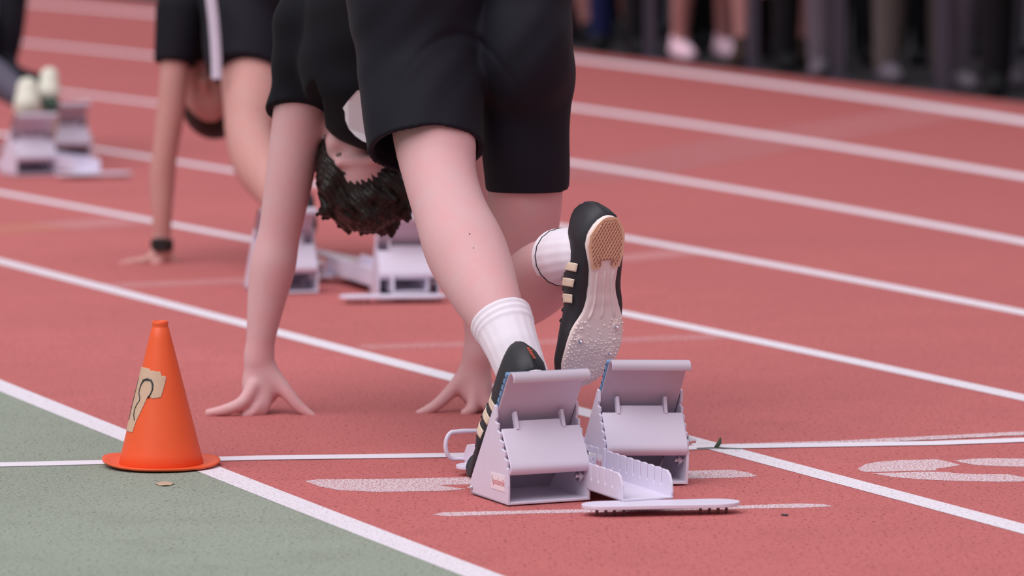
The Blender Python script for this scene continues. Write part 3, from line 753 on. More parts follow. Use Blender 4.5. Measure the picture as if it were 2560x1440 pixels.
# ------------------------------------------------------------------ the athlete in the near blocks
def runner_main():
    root = tag(empty('person', (0, 0, 0)), 'athlete in black shirt and shorts crouched in the near starting block', 'person')
    # ---- body
    b = Field((-.60, 6.60, -.01), (.24, 7.95, .95), .0042)
    yy = np.array([0, 1, 0])
    b.chain(pc((1050,-70,7.24,.086),(1068,180,7.14,.070),(1086,340,7.08,.0665),(1100,440,7.035,.0590),(1126,530,6.975,.0585),(1160,615,6.905,.0640),(1185,670,6.865,.0610),(1214,735,6.815,.0530),(1240,788,6.778,.0440),(1258,828,6.757,.0345),(1280,880,6.733,.0285),(1300,935,6.718,.026)), .016)
    b.ell(A3(1140,590,6.905), (.040,.036,.075), frame(A3(1185,670,6.865)-A3(1110,470,7.02), (0,0,1))[:, [0,2,1]], .02)
    b.chain(pc((1303,40,7.17,.066),(1312,300,7.20,.062),(1313,440,7.222,.0600),(1313,490,7.227,.0615),(1300,610,7.255,.0600),(1278,730,7.275,.0560)), .014)
    b.chain(pc((1278,742,7.275,.0550),(1308,735,7.19,.0540),(1346,700,7.09,.0580),(1376,672,7.02,.0505),(1400,652,6.972,.0425),(1440,636,6.915,.030)), .012)
    # torso hidden by the clothes, neck
    b.chain(pc((1175,-20,7.24,.105),(1110,-60,7.40,.105),(1000,10,7.58,.115),(960,90,7.66,.10)), .03)
    b.chain(pc((965,110,7.70,.06),(940,250,7.72,.052),(915,400,7.70,.050)), .02)
    # arms
    b.chain(pc((960,60,7.66,.09),(790,75,7.645,.060),(765,180,7.65,.052),(742,320,7.655,.0440),(724,440,7.658,.0420),(703,560,7.66,.0375),(694,605,7.66,.0375),(682,665,7.658,.0400),(668,740,7.655,.0345),(655,825,7.65,.0270),(647,895,7.648,.0225)), .014)
    b.chain(pc((960,60,7.68,.09),(1180,75,7.70,.060),(1196,320,7.70,.0430),(1204,560,7.70,.0375),(1204,665,7.695,.0395),(1200,800,7.685,.0290),(1194,890,7.675,.0230)), .014)
    # left hand: a bridge on thumb and fingertips
    b.chain(pc((647,890,7.648,.0220),(650,935,7.648,.0270),(652,975,7.648,.0300)), .016, ((.0,1,.0), 1.25))
    b.ell(A3(652,960,7.65), (.031,.022,.036), None, .012)
    def fing(q, k=.006): b.chain(pc(*q), k)
    fing([(634,965,7.63,.0130),(608,1005,7.618,.0118),(566,1024,7.612,.0100),(522,1033,7.612,.0080)])
    fing([(640,968,7.655,.0130),(606,1016,7.655,.0116),(566,1032,7.652,.0100),(535,1040,7.650,.0080)])
    fing([(648,968,7.675,.0125),(625,1018,7.690,.0115),(590,1026,7.700,.0098),(560,1022,7.705,.0078)])
    fing([(660,970,7.640,.0130),(648,1008,7.628,.0118),(632,1030,7.622,.0105),(612,1040,7.620,.0085)])
    fing([(668,965,7.640,.0120),(664,1005,7.632,.0112),(655,1028,7.630,.0100),(640,1040,7.630,.0085)])
    fing([(668,930,7.648,.0180),(700,962,7.640,.0140),(728,995,7.634,.0115),(752,1021,7.632,.0100),(784,1042,7.630,.0068)], .012)
    # right hand
    b.chain(pc((1194,890,7.675,.0225),(1190,935,7.675,.0270),(1190,975,7.675,.0300)), .016)
    fing([(1172,928,7.675,.0170),(1140,965,7.668,.0135),(1108,998,7.662,.0112),(1080,1020,7.660,.0098),(1046,1034,7.658,.0068)], .012)
    fing([(1190,965,7.66,.0130),(1184,1005,7.648,.0118),(1178,1024,7.642,.0105),(1162,1033,7.640,.0085)])
    fing([(1204,968,7.66,.0130),(1215,1010,7.650,.0118),(1240,1022,7.648,.0102),(1275,1030,7.648,.0080)])
    fing([(1206,968,7.68,.0130),(1232,1008,7.680,.0116),(1262,1018,7.682,.0100),(1298,1024,7.684,.0080)])
    fing([(1200,968,7.695,.0125),(1226,1004,7.705,.0115),(1250,1014,7.712,.0098),(1280,1018,7.716,.0078)])
    # head hanging crown down, face to the rear
    up = unit((.05, -.40, -.91)); fw = unit(np.array((-.10, -.90, .42))); Rh = frame(fw, up)      # columns: side, face, crown
    hc = A3(908, 418, 7.665); H = lambda s_, f, c: hc+Rh@np.array([s_, f, c])
    b.ell(hc, (.073, .093, .090), Rh, .01)
    b.ell(H(0, .030, -.055), (.056, .060, .062), Rh, .025)
    b.ell(H(0, .060, -.098), (.024, .024, .020), Rh, .022)
    b.cone(H(0, .088, .002), H(0, .108, -.034), .008, .0115, .010)
    for sg in (-1, 1):
        b.ell(H(sg*.013, .096, -.037), (.009, .010, .008), Rh, .006)
        b.ell(H(sg*.034, .078, -.020), (.020, .018, .020), Rh, .015)
        b.ell(H(sg*.075, -.006, -.012), (.010, .018, .031), Rh, .006)
        b.ell(H(sg*.031, .090, .005), (.014, .010, .009), Rh, .010, True)
    b.cone(H(-.03, .088, .022), H(.03, .088, .022), .009, .009, .010)
    b.cone(H(-.016, .094, -.061), H(.016, .094, -.061), .0065, .0065, .006)
    b.cone(H(-.020, .100, -.0665), H(.020, .100, -.0665), .0025, .0025, .004, None, True)
    b.cone(H(-.014, .091, -.0725), H(.014, .091, -.0725), .0070, .0070, .006)
    body = link('body', b.mesh('runner_body', 6), M['skin'], root)
    for sg in (-1, 1):
        bm = bmesh.new(); bmesh.ops.create_uvsphere(bm, u_segments=16, v_segments=10, radius=.0095)
        link('eye', bmesh_to('eye', bm), M['eye'], body, tuple(H(sg*.031, .0722, .003)), smooth=True)
    bpy.context.view_layer.update()
    for u, v, r in ((1174, 585, .0012), (1184, 620, .0010)):
        ok, hit, nrm, _ = body.ray_cast(Vector((0, 0, CAM_H)), ray(u, v).normalized())
        if ok:
            bm = bmesh.new(); bmesh.ops.create_uvsphere(bm, u_segments=10, v_segments=6, radius=r)
            o = link('mole', bmesh_to('mole', bm), M['mole'], body, tuple(hit), smooth=True)
    # ---- hair
    h = Field(hc-.17, hc+.17, .0030)
    h.ell(H(0, -.014, .016), (.084, .096, .094), Rh, .01); h.ell(H(0, -.045, -.035), (.070, .055, .055), Rh, .02)
    tuft = [((834,440),(822,470),(826,500)),((846,470),(842,505),(856,532)),((866,488),(868,522),(890,550)),((888,500),(902,534),(932,568)),((904,502),(922,536),(950,562)),((928,492),(952,524),(976,550)),
            ((948,484),(974,512),(996,540)),((966,470),(992,496),(1012,524)),((980,450),(1004,474),(1020,500)),((826,410),(813,440),(809,468)),((828,380),(813,410),(806,440)),((832,350),(817,378),(809,408)),((838,335),(822,350),(811,372)),((876,500),(884,532),(912,560))]
    for i, (p, q, r) in enumerate(tuft):
        Y = 7.59+.02*(i % 4); h.cone(A3(*p, Y), A3(*q, Y-.004), .019, .0125, .012); h.cone(A3(*q, Y-.004), A3(*r, Y-.006), .0125, .0028, .008)
    rr = random.Random(5)
    for i in range(30):                                    # loose locks falling from the scalp
        a = rr.uniform(0, 2*math.pi); p = H(.066*math.cos(a), -.012+.075*math.sin(a), .065+rr.uniform(-.02, .02)); e = p+np.array([rr.uniform(-.02, .02), rr.uniform(-.02, .02), -rr.uniform(.008, .024)])
        if (Rh.T@(p-hc))[1] > .07: continue
        h.cone(p, e, .013, .004, .010)
    def strands(X, Y, Z):
        q = .78*X+.62*Z+.25*Y; al = -.62*X+.78*Z
        return .0016*np.sin(q*640+2.2*np.sin(al*70)+1.5*np.sin(Y*90))+.0010*np.sin(q*900+Y*300+2*np.sin(al*110))
    h.disp(strands)
    h.ell(H(.0, .108, -.036), (.072, .085, .066), Rh, .006, True)
    tag(link('hair', h.mesh('runner_hair', 1), M['hair'], body), 'short dark brown hair')
    # ---- shorts
    s = Field((-.34, 6.93, .42), (.17, 7.42, .93), .0031)
    ax0, ax1 = A3(1040,-90,7.25), A3(1065,376,7.080); nl = unit(ax0-ax1)
    s.cone(ax0, ax1+(ax1-ax0)*.1, .118, .0915, .012, None, False, (ax1, nl))
    s.ell(A3(1050,-30,7.17), (.115, .115, .15), None, .03)
    rx0, rx1 = A3(1298,-40,7.18), A3(1315,470,7.222); nr = unit(rx0-rx1+np.array([0, -.02, 0]))
    s.cone(A3(1300,-40,7.18), A3(1314,200,7.195), .083, .0780, .012); s.cone(A3(1314,190,7.195), rx1+(rx1-rx0)*.1, .0780, .0670, .010, None, False, (rx1, nr))
    s.ell(A3(1310,120,7.15), (.0795, .085, .11), None, .02)
    s.cone(A3(1120,-90,7.26), A3(1290,-90,7.22), .11, .10, .03)
    def folds(X, Y, Z):
        u = X*1.0; f = .0016*np.sin(38*Z+26*X+2.0*np.sin(9*X+4*Y))+.0010*np.sin(90*X-40*Z+3*np.sin(14*Z))
        f = f+.0036*np.exp(-(((Z-.685+.9*(X+.09)**2/.1))/.008)**2)*np.exp(-((X+.08)/.07)**2)
        return f
    s.disp(folds)
    s.cone(ax1+nl*.050, ax1-nl*.03, .0845, .0845, .002, None, True)
    s.cone(rx1+nr*.020, rx1-nr*.03, .0618, .0618, .002, None, True)
    link('shorts', s.mesh('runner_shorts', 4), M['black'], root)
    bm = bmesh.new()                                       # hem stitching line of the left leg
    link_pts = []
    # ---- shirt
    t = Field((-.46, 7.18, .42), (.12, 7.92, 1.02), .0042)
    t.chain(pc((1165,-70,7.28,.125),(1090,-60,7.42,.140),(985,40,7.58,.150)), .03)
    t.ell(A3(968,150,7.585), (.152, .150, .160), None, .03)
    t.cone(A3(965,110,7.68), A3(925,330,7.68), .11, .066, .02)
    sl0, sl1 = A3(800,70,7.64), A3(742,286,7.655); nn = unit(np.array([-.10, -.42, -.9]))
    t.cone(A3(930,30,7.64), A3(800,60,7.642), .13, .082, .02); t.cone(sl0, sl1+(sl1-sl0)*.3, .076, .0470, .016)
    s2 = A3(1205,290,7.70); t.cone(A3(1000,30,7.66), A3(1170,70,7.70), .12, .080, .02); t.cone(A3(1180,70,7.70), s2, .074, .052, .016)
    t.disp(lambda X, Y, Z: .0022*np.sin(30*X+44*Z+2*np.sin(12*Z))+.0012*np.sin(80*Z-30*X))
    # cut the left sleeve hem
    w, X, Y, Z = t.win(A3(640,420,7.50), A3(818,180,7.80)); D = (X-sl1[0])*nn[0]+(Y-sl1[1])*nn[1]+(Z-sl1[2])*nn[2]
    t.F[w] = np.maximum(t.F[w], D.astype(np.float32))
    t.cone(sl1-nn*.020, sl1+nn*.03, .0440, .0440, .002, None, True)
    link('shirt', t.mesh('runner_shirt', 2), M['black_shirt'], root)
    # race bib pinned on the chest
    edge = [(893,226),(870,252),(857,270),(862,280),(863,300),(872,322),(888,340),(905,352),(930,362),(1000,366),(1000,226)]
    Yb = lambda u, v: 7.408+.0010*abs(u-930)*.28+.00010*(v-290)*2
    V = [at(u, v, Yb(u, v)) for u, v in edge]; n = len(V); V2 = [v+Vector((0, .0012, 0)) for v in V]
    bb = link('race_bib', mesh('race_bib', V+V2, [tuple(range(n)), tuple(reversed(range(n, 2*n)))]+[(i, (i+1) % n, n+(i+1) % n, n+i) for i in range(n)]), M['bib'], root)
    # ---- socks and shoes
    make_sock(root, [A3(1318,950,6.722), A3(1300,918,6.722), A3(1281,868,6.738), A3(1262,820,6.762), A3(1250,795,6.775)], [.036,.0395,.0415,.0460,.0472], .030, [(.004,.0030,.004), (.014,.0026,.0035), (.024,.0018,.0030)])
    make_sock(root, [A3(1480,632,6.895), A3(1450,635,6.905), A3(1420,640,6.940), A3(1397,645,6.978)], [.038,.0420,.0445,.0460], .012, [(.002,.0012,.004)], .014)
    ped = bpy.data.objects['pedal_bracket']; Rz = Matrix.Rotation(R(24), 3, 'Z'); rt = bpy.data.objects['starting_block'].location
    base = Vector(ped.location)+Vector(rt); ty, tz = .0035, .197; d = Vector((0, .1355-ty, .0042-tz)).normalized(); nv = Vector((0, -d.z, d.y)); hp = base+Rz@(Vector((.058, ty, tz))+nv*.0140+d*.012)
    make_shoe(root, frame(np.array(Rz@d), np.array(Rz@nv)), hp, True, .80, .70)
    heel, toe = A3(1526,541,6.835), A3(1478,1004,6.905)
    make_shoe(root, frame(toe-heel, (-.55, .84, 0)), heel, False, 0.0, print_=False)
    return root
settle(runner_main(), gnd(1240, 1150))

# ------------------------------------------------------------------ blocks and athletes of the second and third lanes
n2 = gnd(984, 754)
make_block('grey starting block in the second lane, half hidden behind the near athlete', n2, n2+Vector((-math.sin(R(19)), math.cos(R(19)), 0))*.52,
           [(gnd(647, 738), R(16), .188, 0.0), (gnd(945, 752), R(8), .186, 0.0)], gnd(984, 757), -.03, .238, R(5), False, 'green_rubber')
n3 = gnd(190, 446)
make_block('grey starting block in the third lane under the pale green running shoe', n3, n3+Vector((-math.sin(R(30)), math.cos(R(30)), 0))*.52,
           [(gnd(40, 442), R(28), .188, 0.0), (gnd(128, 404), R(24), .186, 0.0)], gnd(235, 446), -.03, .238, R(14), False, 'green_rubber')
M.update(
    tights=material('grey_violet_tights', (0.075, 0.065, 0.10), 0.7, var=0.1),
    navy=material('black_navy_fabric', (0.010, 0.009, 0.014), 0.8, var=0.1, spec=.15),
    white_stripe=material('white_fabric_stripe', lin(205, 195, 212), 0.7, var=0.03),
    strap=material('black_watch_strap', (0.012, 0.012, 0.012), 0.5),
    pale_shoe=material('pale_green_white_shoe', lin(222, 222, 205), 0.6, var=0.05, vscale=20),
    shoe_green=material('dark_green_shoe_panel', (0.05, 0.10, 0.07), 0.6),
)
def far_shoe(root, heel, toe, mat, r=.036):
    f = Field(np.minimum(heel, toe)-.09, np.maximum(heel, toe)+.09, .006)
    m = heel*.45+toe*.55
    f.cone(heel, m, r, r*.92, .01); f.cone(m, toe, r*.92, r*.62, .01); f.cone(heel, heel+np.array([0, .02, .05]), r*.95, r*.85, .01)
    return link('shoe', f.mesh('far_shoe', 1), mat, root)
def runner_second():
    root = tag(empty('person', (0, 0, 0)), 'athlete wearing a black wristwatch, white stripe down black shorts, crouched in the second lane', 'person')
    b = Field((-1.15, 9.75, -.01), (-.10, 10.95, .86), .0065)
    b.chain(pc((610,-30,10.60,.085),(622,140,10.50,.074),(628,260,10.40,.066),(622,330,10.34,.056),(645,410,10.25,.058),(690,480,10.14,.048),(735,555,10.02,.036),(750,610,9.98,.036)), .016)
    b.chain(pc((790,0,10.60,.085),(850,250,10.50,.070),(890,425,10.38,.054),(930,450,10.26,.055),(975,500,10.10,.042),(1005,545,10.00,.036)), .014)
    b.chain(pc((700,0,10.58,.11),(600,20,10.70,.11),(540,40,10.78,.10)), .03)
    b.chain(pc((540,50,10.78,.09),(452,60,10.62,.040),(437,170,10.58,.0345),(428,270,10.57,.034),(412,385,10.56,.0300),(406,450,10.56,.0310),(405,540,10.55,.0240),(405,610,10.55,.0200)), .014)
    b.chain(pc((540,50,10.78,.09),(660,70,10.72,.040),(680,250,10.66,.036),(685,400,10.62,.031),(688,600,10.60,.021)), .014)
    for px, dx in ((405, 1), (688, -1)):
        o = px-405; Y = 10.55 if o == 0 else 10.60; m = lambda u, v, r, dY=0: (px+(u-405)*dx, v-(0 if o == 0 else 3), Y+dY, r)
        b.chain(pc(m(405,605,.020), m(400,630,.025), m(398,645,.024)), .01)
        b.chain(pc(m(395,635,.014), m(370,650,.0125,-.02), m(338,655,.011,-.02), m(300,661,.008,-.02)), .006)
        b.chain(pc(m(398,640,.014), m(376,655,.0125,0), m(345,660,.011,.01), m(315,663,.008,.01)), .006)
        b.chain(pc(m(400,642,.014), m(392,656,.0125,.03), m(372,660,.011,.05), m(352,659,.008,.06)), .006)
        b.chain(pc(m(402,642,.013), m(398,655,.012,-.02), m(390,661,.010,-.03)), .006)
        b.chain(pc(m(412,625,.015), m(425,645,.012), m(440,658,.009)), .008)
    up = unit((.20, -.15, -.95)); Rh = frame((-.05, -.98, .10), up); hc = A3(528, 238, 10.72); H = lambda a, f, c: hc+Rh@np.array([a, f, c])
    b.chain(pc((545,80,10.78,.055),(520,170,10.76,.048)), .02)
    b.ell(hc, (.070, .090, .092), Rh, .01); b.ell(H(0, .035, -.055), (.052, .055, .060), Rh, .02); b.cone(H(0, .09, 0), H(0, .106, -.03), .008, .011, .008)
    for sg in (-1, 1): b.ell(H(sg*.072, -.005, -.01), (.010, .018, .03), Rh, .005)
    body = link('body', b.mesh('second_runner_body', 2), M['skin2'], root)
    h = Field(hc-.16, hc+.16, .006); h.ell(H(0, -.016, .018), (.080, .092, .090), Rh, .01); h.ell(H(0, .09, -.035), (.075, .08, .075), Rh, .005, True)
    tag(link('hair', h.mesh('second_runner_hair', 1), M['hair'], body), 'short dark hair')
    s = Field((-.92, 10.2, .40), (-.25, 10.90, .99), .006)
    a0, a1 = A3(612,-60,10.62), A3(614,185,10.46); s.cone(a0, a1+(a1-a0)*.1, .118, .088, .01, None, False, (a1, unit(a0-a1+np.array([.03, .0, 0]))))
    a0, a1 = A3(780,-60,10.62), A3(850,230,10.50); s.cone(a0, a1, .115, .082, .01); s.cone(A3(620,-60,10.62), A3(780,-60,10.62), .13, .13, .03); s.ell(A3(700,-40,10.58), (.14, .14, .13), None, .03)
    s.disp(lambda X, Y, Z: .003*np.sin(30*X+40*Z))
    sh = link('shorts', s.mesh('second_runner_shorts', 1), M['black'], root)
    t = Field((-1.02, 10.35, .40), (-.42, 10.98, .92), .007)
    t.chain(pc((690,-50,10.62,.13),(600,-10,10.70,.13),(545,30,10.76,.12)), .03)
    a0, a1 = A3(455,30,10.62), A3(437,160,10.585); t.cone(A3(540,30,10.74), A3(460,20,10.63), .11, .06, .02); t.cone(a0, a1+(a1-a0)*.2, .064, .048, .012, None, False, (a1, unit(a0-a1)))
    t.cone(A3(560,0,10.74), A3(500,120,10.68), .07, .045, .03)
    t.cone(A3(560,30,10.74), A3(670,60,10.72), .10, .06, .02); t.cone(A3(665,60,10.72), A3(680,190,10.67), .056, .045, .012)
    link('shirt', t.mesh('second_runner_shirt', 1), M['navy'], root)
    # white side stripe and wristwatch
    bm = bmesh.new(); P = [(520,-40),(528,0),(534,50),(538,100),(541,150),(542,197)]; V = []
    for u, v in P:
        for du in (-13, -5, 5, 13): V.append(bm.verts.new(at(u+du, v, 10.375+.00015*(v-80)*-1+.0007*abs(du))))
    for i in range(len(P)-1):
        for j in range(3): bm.faces.new((V[i*4+j], V[i*4+j+1], V[(i+1)*4+j+1], V[(i+1)*4+j]))
    st = link('side_stripe', bmesh_to('side_stripe', bm), M['white_stripe'], sh); st.modifiers.new('t', 'SOLIDIFY').thickness = -.004
    tag(st, 'white stripe')
    bm = bmesh.new(); add_tube(bm, [at(405, 598, 10.55), at(405, 626, 10.55)], .0275, 20); w = link('wristwatch', bmesh_to('wristwatch', bm), M['strap'], root); bevel(w, .004, 2)
    bm = bmesh.new(); add_box(bm, -.016, .016, -.006, .004, -.016, .016); wf = link('watch_face', bmesh_to('watch_face', bm), M['strap'], w, tuple(at(400, 612, 10.523))); bevel(wf, .003, 2)
    far_shoe(root, A3(752,560,9.975), A3(722,715,10.09), M['shoe']); far_shoe(root, A3(1004,548,9.98), A3(985,715,10.07), M['shoe'])
    return root
settle(runner_second(), gnd(720, 700))
def runner_third():
    root = tag(empty('person', (0, 0, 0)), 'athlete in dark tights and pale running shoe, crouched in the third lane', 'person')
    b = Field((-2.85, 13.2, -.01), (-1.25, 15.0, .92), .010)
    t = Field((-2.85, 13.2, -.01), (-1.25, 15.0, .92), .009)
    ll = pc((-60,-60,14.35,.095),(-70,60,14.10,.075),(-60,150,13.95,.056),(-10,195,13.85,.056),(40,232,13.75,.044),(72,256,13.68,.038)); rl = pc((10,-60,14.30,.085),(14,80,14.20,.058),(8,160,14.16,.045),(40,200,14.0,.045),(100,215,13.88,.038),(120,230,13.8,.034))
    for q in (ll, rl): b.chain([(p, r*.8) for p, r in q], .014)
    t.chain(ll, .014)
    t.chain(pc((-20,-100,14.4,.13),(-120,-110,14.6,.13)), .03)
    t2 = Field((-2.85, 13.2, -.01), (-1.25, 15.0, .92), .009); t2.chain(rl, .014)
    b.chain(pc((-120,-110,14.6,.12),(-210,-70,14.75,.12)), .03); b.chain(pc((-215,-70,14.75,.10),(-300,-40,14.6,.05),(-305,170,14.58,.035),(-310,360,14.55,.022)), .014); b.chain(pc((-215,-70,14.75,.10),(-110,-40,14.7,.05),(-100,170,14.66,.035),(-100,352,14.62,.022)), .014)
    for px in (-310, -100):
        Y = 14.55 if px == -310 else 14.62; v0 = 360 if px == -310 else 352
        for du, dY in ((-34, -.02), (-40, .02), (-22, .05), (26, .0)): b.chain(pc((px,v0,Y,.022),(px+du*.5,v0+14,Y+dY*.5,.014),(px+du,v0+20,Y+dY,.008)), .006)
    hc = A3(-215, 60, 14.8); b.ell(hc, (.073, .09, .105), None, .01); b.cone(A3(-215,-40,14.78), A3(-215,30,14.8), .055, .05, .02); b.cone(hc+np.array([0,-.09,.0]), hc+np.array([0,-.103,.03]), .008, .011, .008)
    body = link('body', b.mesh('third_runner_body', 1), M['skin2'], root)
    h = Field(hc-.15, hc+.15, .008); h.ell(hc+np.array([0,.015,-.02]), (.08,.09,.10), None, .01); tag(link('hair', h.mesh('third_runner_hair', 1), M['hair'], body), 'short dark hair')
    tag(link('tights', t.mesh('third_runner_tights', 1), M['tights'], root), 'grey violet tights')
    tag(link('tights', t2.mesh('third_runner_tights', 1), M['navy'], root), 'tights leg in black')
    s = Field((-2.85, 13.6, .40), (-1.35, 15.1, .98), .012); s.chain(pc((-30,-105,14.4,.14),(-120,-110,14.6,.145),(-210,-70,14.75,.14)), .03); s.cone(A3(-250,-60,14.7), A3(-302,60,14.6), .07, .05, .01); s.cone(A3(-150,-60,14.72), A3(-105,60,14.69), .07, .05, .01)
    link('shirt', s.mesh('third_runner_shirt', 1), M['navy'], root)
    a = far_shoe(root, A3(68,262,13.62), A3(58,400,13.74), M['pale_shoe'], .040); c = far_shoe(root, A3(122,232,13.72), A3(118,372,13.85), M['pale_shoe'], .034)
    bm = bmesh.new(); bmesh.ops.create_uvsphere(bm, u_segments=16, v_segments=10, radius=1.0)
    for v in bm.verts: v.co = Vector((v.co.x*.026, v.co.y*.016, v.co.z*.030))
    link('shoe_panel', bmesh_to('shoe_panel', bm), M['shoe_green'], c, tuple(at(128, 262, 13.69)), smooth=True)
    return root
settle(runner_third(), gnd(40, 420))

# ------------------------------------------------------------------ spectators behind the barrier at the outer edge
M.update(
    post=material('grey_violet_painted_steel', (0.060, 0.052, 0.078), 0.5, 0.3, var=0.06),
    c_black=material('black_cloth', (0.009, 0.009, 0.011), 0.85, var=0.2, spec=.15), c_navy=material('navy_cloth', (0.010, 0.014, 0.065), 0.85, var=0.1, spec=.15), c_blue=material('blue_denim', (0.035, 0.055, 0.16), 0.85, var=0.1, spec=.15),
    c_grey=material('mid_grey_cloth', (0.115, 0.098, 0.122), 0.85, var=0.1, spec=.15), c_taupe=material('taupe_cloth', (0.090, 0.076, 0.074), 0.85, var=0.1, spec=.15), c_pale=material('pale_lilac_cloth', (0.20, 0.17, 0.23), 0.85, var=0.05, spec=.15),
    c_brown=material('dark_brown_cloth', (0.035, 0.022, 0.018), 0.85, var=0.1, spec=.15), c_red=material('red_cloth', (0.28, 0.02, 0.035), 0.85, var=0.1, spec=.15), white_shoe=material('white_trainer', lin(225, 190, 205), 0.6, var=0.03),
    skin3=skin_mat('darker_skin', (0.36, 0.17, 0.16), (0.38, 0.16, 0.15)),  # one even, darker skin tone for the spectators
)
def stand(dx=0.0, step=0.0):
    return dict(hipL=(-.095,.0,.90), kneeL=(-.11-dx,-.03-step,.48), ankL=(-.115-dx,.02-step,.085), hipR=(.095,.0,.90), kneeR=(.11,-.02+step,.48), ankR=(.12,.03+step,.085), pel=(0,0,.95), chest=(0,-.01,1.30), neck=(0,-.01,1.46), head=(0,-.03,1.64),
                shL=(-.18,0,1.40), elL=(-.23,.02,1.12), wrL=(-.16,-.16,.98), shR=(.18,0,1.40), elR=(.24,.02,1.12), wrR=(.22,-.10,.90))
SIT = dict(hipL=(-.09,.18,.14), kneeL=(-.13,-.20,.42), ankL=(-.12,-.30,.075), hipR=(.09,.18,.14), kneeR=(.14,-.18,.42), ankR=(.15,-.26,.075), pel=(0,.20,.16), chest=(0,.10,.48), neck=(0,.07,.62), head=(0,.03,.79), shL=(-.15,.10,.56), elL=(-.20,-.08,.42), wrL=(-.08,-.24,.40), shR=(.15,.10,.56), elR=(.20,-.06,.42), wrR=(.06,-.24,.38))
def human(J, bare):
    J = {k: np.array(v) for k, v in J.items()}; lo = np.min(list(J.values()), 0)-.2; hi = np.max(list(J.values()), 0)+.2; lo[2] = -.01; vx = .013
    b = Field(lo, hi, vx)
    for s in 'LR':
        b.chain([(J['hip'+s], .078), (J['knee'+s]*.5+J['hip'+s]*.5, .068), (J['knee'+s], .052), (J['knee'+s]*.68+J['ank'+s]*.32, .054), (J['ank'+s], .036), (J['ank'+s]+np.array([0, -.10, -.04]), .030)], .02)
        b.chain([(J['chest'], .09), (J['sh'+s], .052), (J['el'+s], .038), (J['wr'+s], .026)], .02); d = unit(J['wr'+s]-J['el'+s])
        b.cone(J['wr'+s], J['wr'+s]+d*.08, .03, .034, .01)
        for k in (-1.5, -.5, .5, 1.5): b.cone(J['wr'+s]+d*.09+np.array([.018*k, 0, 0]), J['wr'+s]+d*.16+np.array([.022*k, -.01, -.01]), .0105, .008, .004)
        b.cone(J['wr'+s]+d*.04, J['wr'+s]+d*.09+np.array([.045 if s == 'L' else -.045, -.02, 0]), .013, .010, .006)
    b.chain([(J['pel'], .12), (J['pel']*.5+J['chest']*.5, .115), (J['chest'], .13), (J['neck'], .06), (J['head']-np.array([0, 0, .08]), .052)], .03)
    b.ell(J['head'], (.075, .095, .115), None, .02); b.cone(J['head']+np.array([0, -.09, .01]), J['head']+np.array([0, -.108, -.025]), .012, .015, .01)
    t = Field(lo, hi, vx)
    for s in 'LR':
        if bare: m = J['knee'+s]*.75+J['hip'+s]*.25; t.chain([(J['hip'+s], .105), (m, .088)], .02)
        else: t.chain([(J['hip'+s], .105), (J['knee'+s]*.5+J['hip'+s]*.5, .088), (J['knee'+s], .072), (J['ank'+s]*.6+J['knee'+s]*.4, .066), (J['ank'+s]+np.array([0, -.005, .0]), .060)], .015)
    t.cone(J['hipL'], J['hipR'], .115, .115, .03); t.cone(J['pel'], J['pel']+np.array([0, 0, .05]), .14, .14, .03)
    j = Field(lo, hi, vx); j.chain([(J['pel']+np.array([0, 0, .0]), .155), (J['pel']*.5+J['chest']*.5, .15), (J['chest'], .16), (J['neck']-np.array([0, 0, .04]), .085)], .04)
    for s in 'LR': j.chain([(J['chest'], .12), (J['sh'+s], .078), (J['el'+s], .060), (J['wr'+s]*.92+J['el'+s]*.08, .046)], .02)
    h = Field(J['head']-.2, J['head']+.2, vx*.8); h.ell(J['head']+np.array([0, .022, .022]), (.088, .098, .112), None, .01); h.ell(J['head']+np.array([0, -.11, -.05]), (.09, .09, .12), None, .01, True)
    sh = []
    for s in 'LR':
        a = J['ank'+s]; f = Field((a[0]-.09, a[1]-.26, -.005), (a[0]+.09, a[1]+.14, .18), .010)
        f.cone((a[0], a[1]+.03, .048), (a[0], a[1]-.08, .042), .046, .046, .02); f.cone((a[0], a[1]-.08, .042), (a[0], a[1]-.17, .034), .046, .034, .01); f.cone((a[0], a[1]+.01, .06), (a[0], a[1]+.01, .11), .046, .044, .02); f.half((0, 0, .004), (0, 0, -1)); sh.append(f.mesh('trainer', 1))
    return dict(body=b.mesh('spectator_body', 1), trousers=t.mesh('spectator_trousers', 1), jacket=j.mesh('spectator_jacket', 1), hair=h.mesh('spectator_hair', 1), shoes=sh)
KIT = {'a': human(stand(), False), 'b': human(stand(.05, .07), False), 'c': human(stand(.02, .05), True), 's': human(SIT, True), 't': human(SIT, False)}
TAKEN = []
def spectator(u, back, kit, yaw, trousers, jacket, shoe, label, scale=1.0, skin='skin3', group=None):
    q = FA+fn*back; k = (u-1280)/F_PX                    # where the row at this depth is seen under that column
    g = q+fd*((k*(q.y*CP+CAM_H*SP)-q.x)/(fd.x-k*fd.y*CP)); g0 = g.copy(); sgn = 1
    for i in range(80):                                  # shoulder room: shuffle along the row until free
        if not [e for e in TAKEN if (e-g).length < (.58 if group else .52)]: break
        g = g0+fd*(.03*(i//2+1)*(1 if i % 2 else -1))
    else:
        if group: return None
    TAKEN.append(g.copy())
    root = tag(empty('person', g, R(yaw)), label, 'person', group); root.scale = (scale,)*3
    K = KIT[kit]
    def part(name, me, mt):
        o = link(name, me, None, root)
        if not me.materials: me.materials.append(None)
        o.material_slots[0].link = 'OBJECT'; o.material_slots[0].material = M[mt]; return o
    b = part('body', K['body'], skin); part('shorts' if kit in 'cs' else 'trousers', K['trousers'], trousers); part('jacket', K['jacket'], jacket)
    hr = part('hair', K['hair'], 'hair'); hr.parent = b
    for me in K['shoes']: part('shoe', me, shoe)
    return root
GR = 'dark clothed spectators in the back rows'
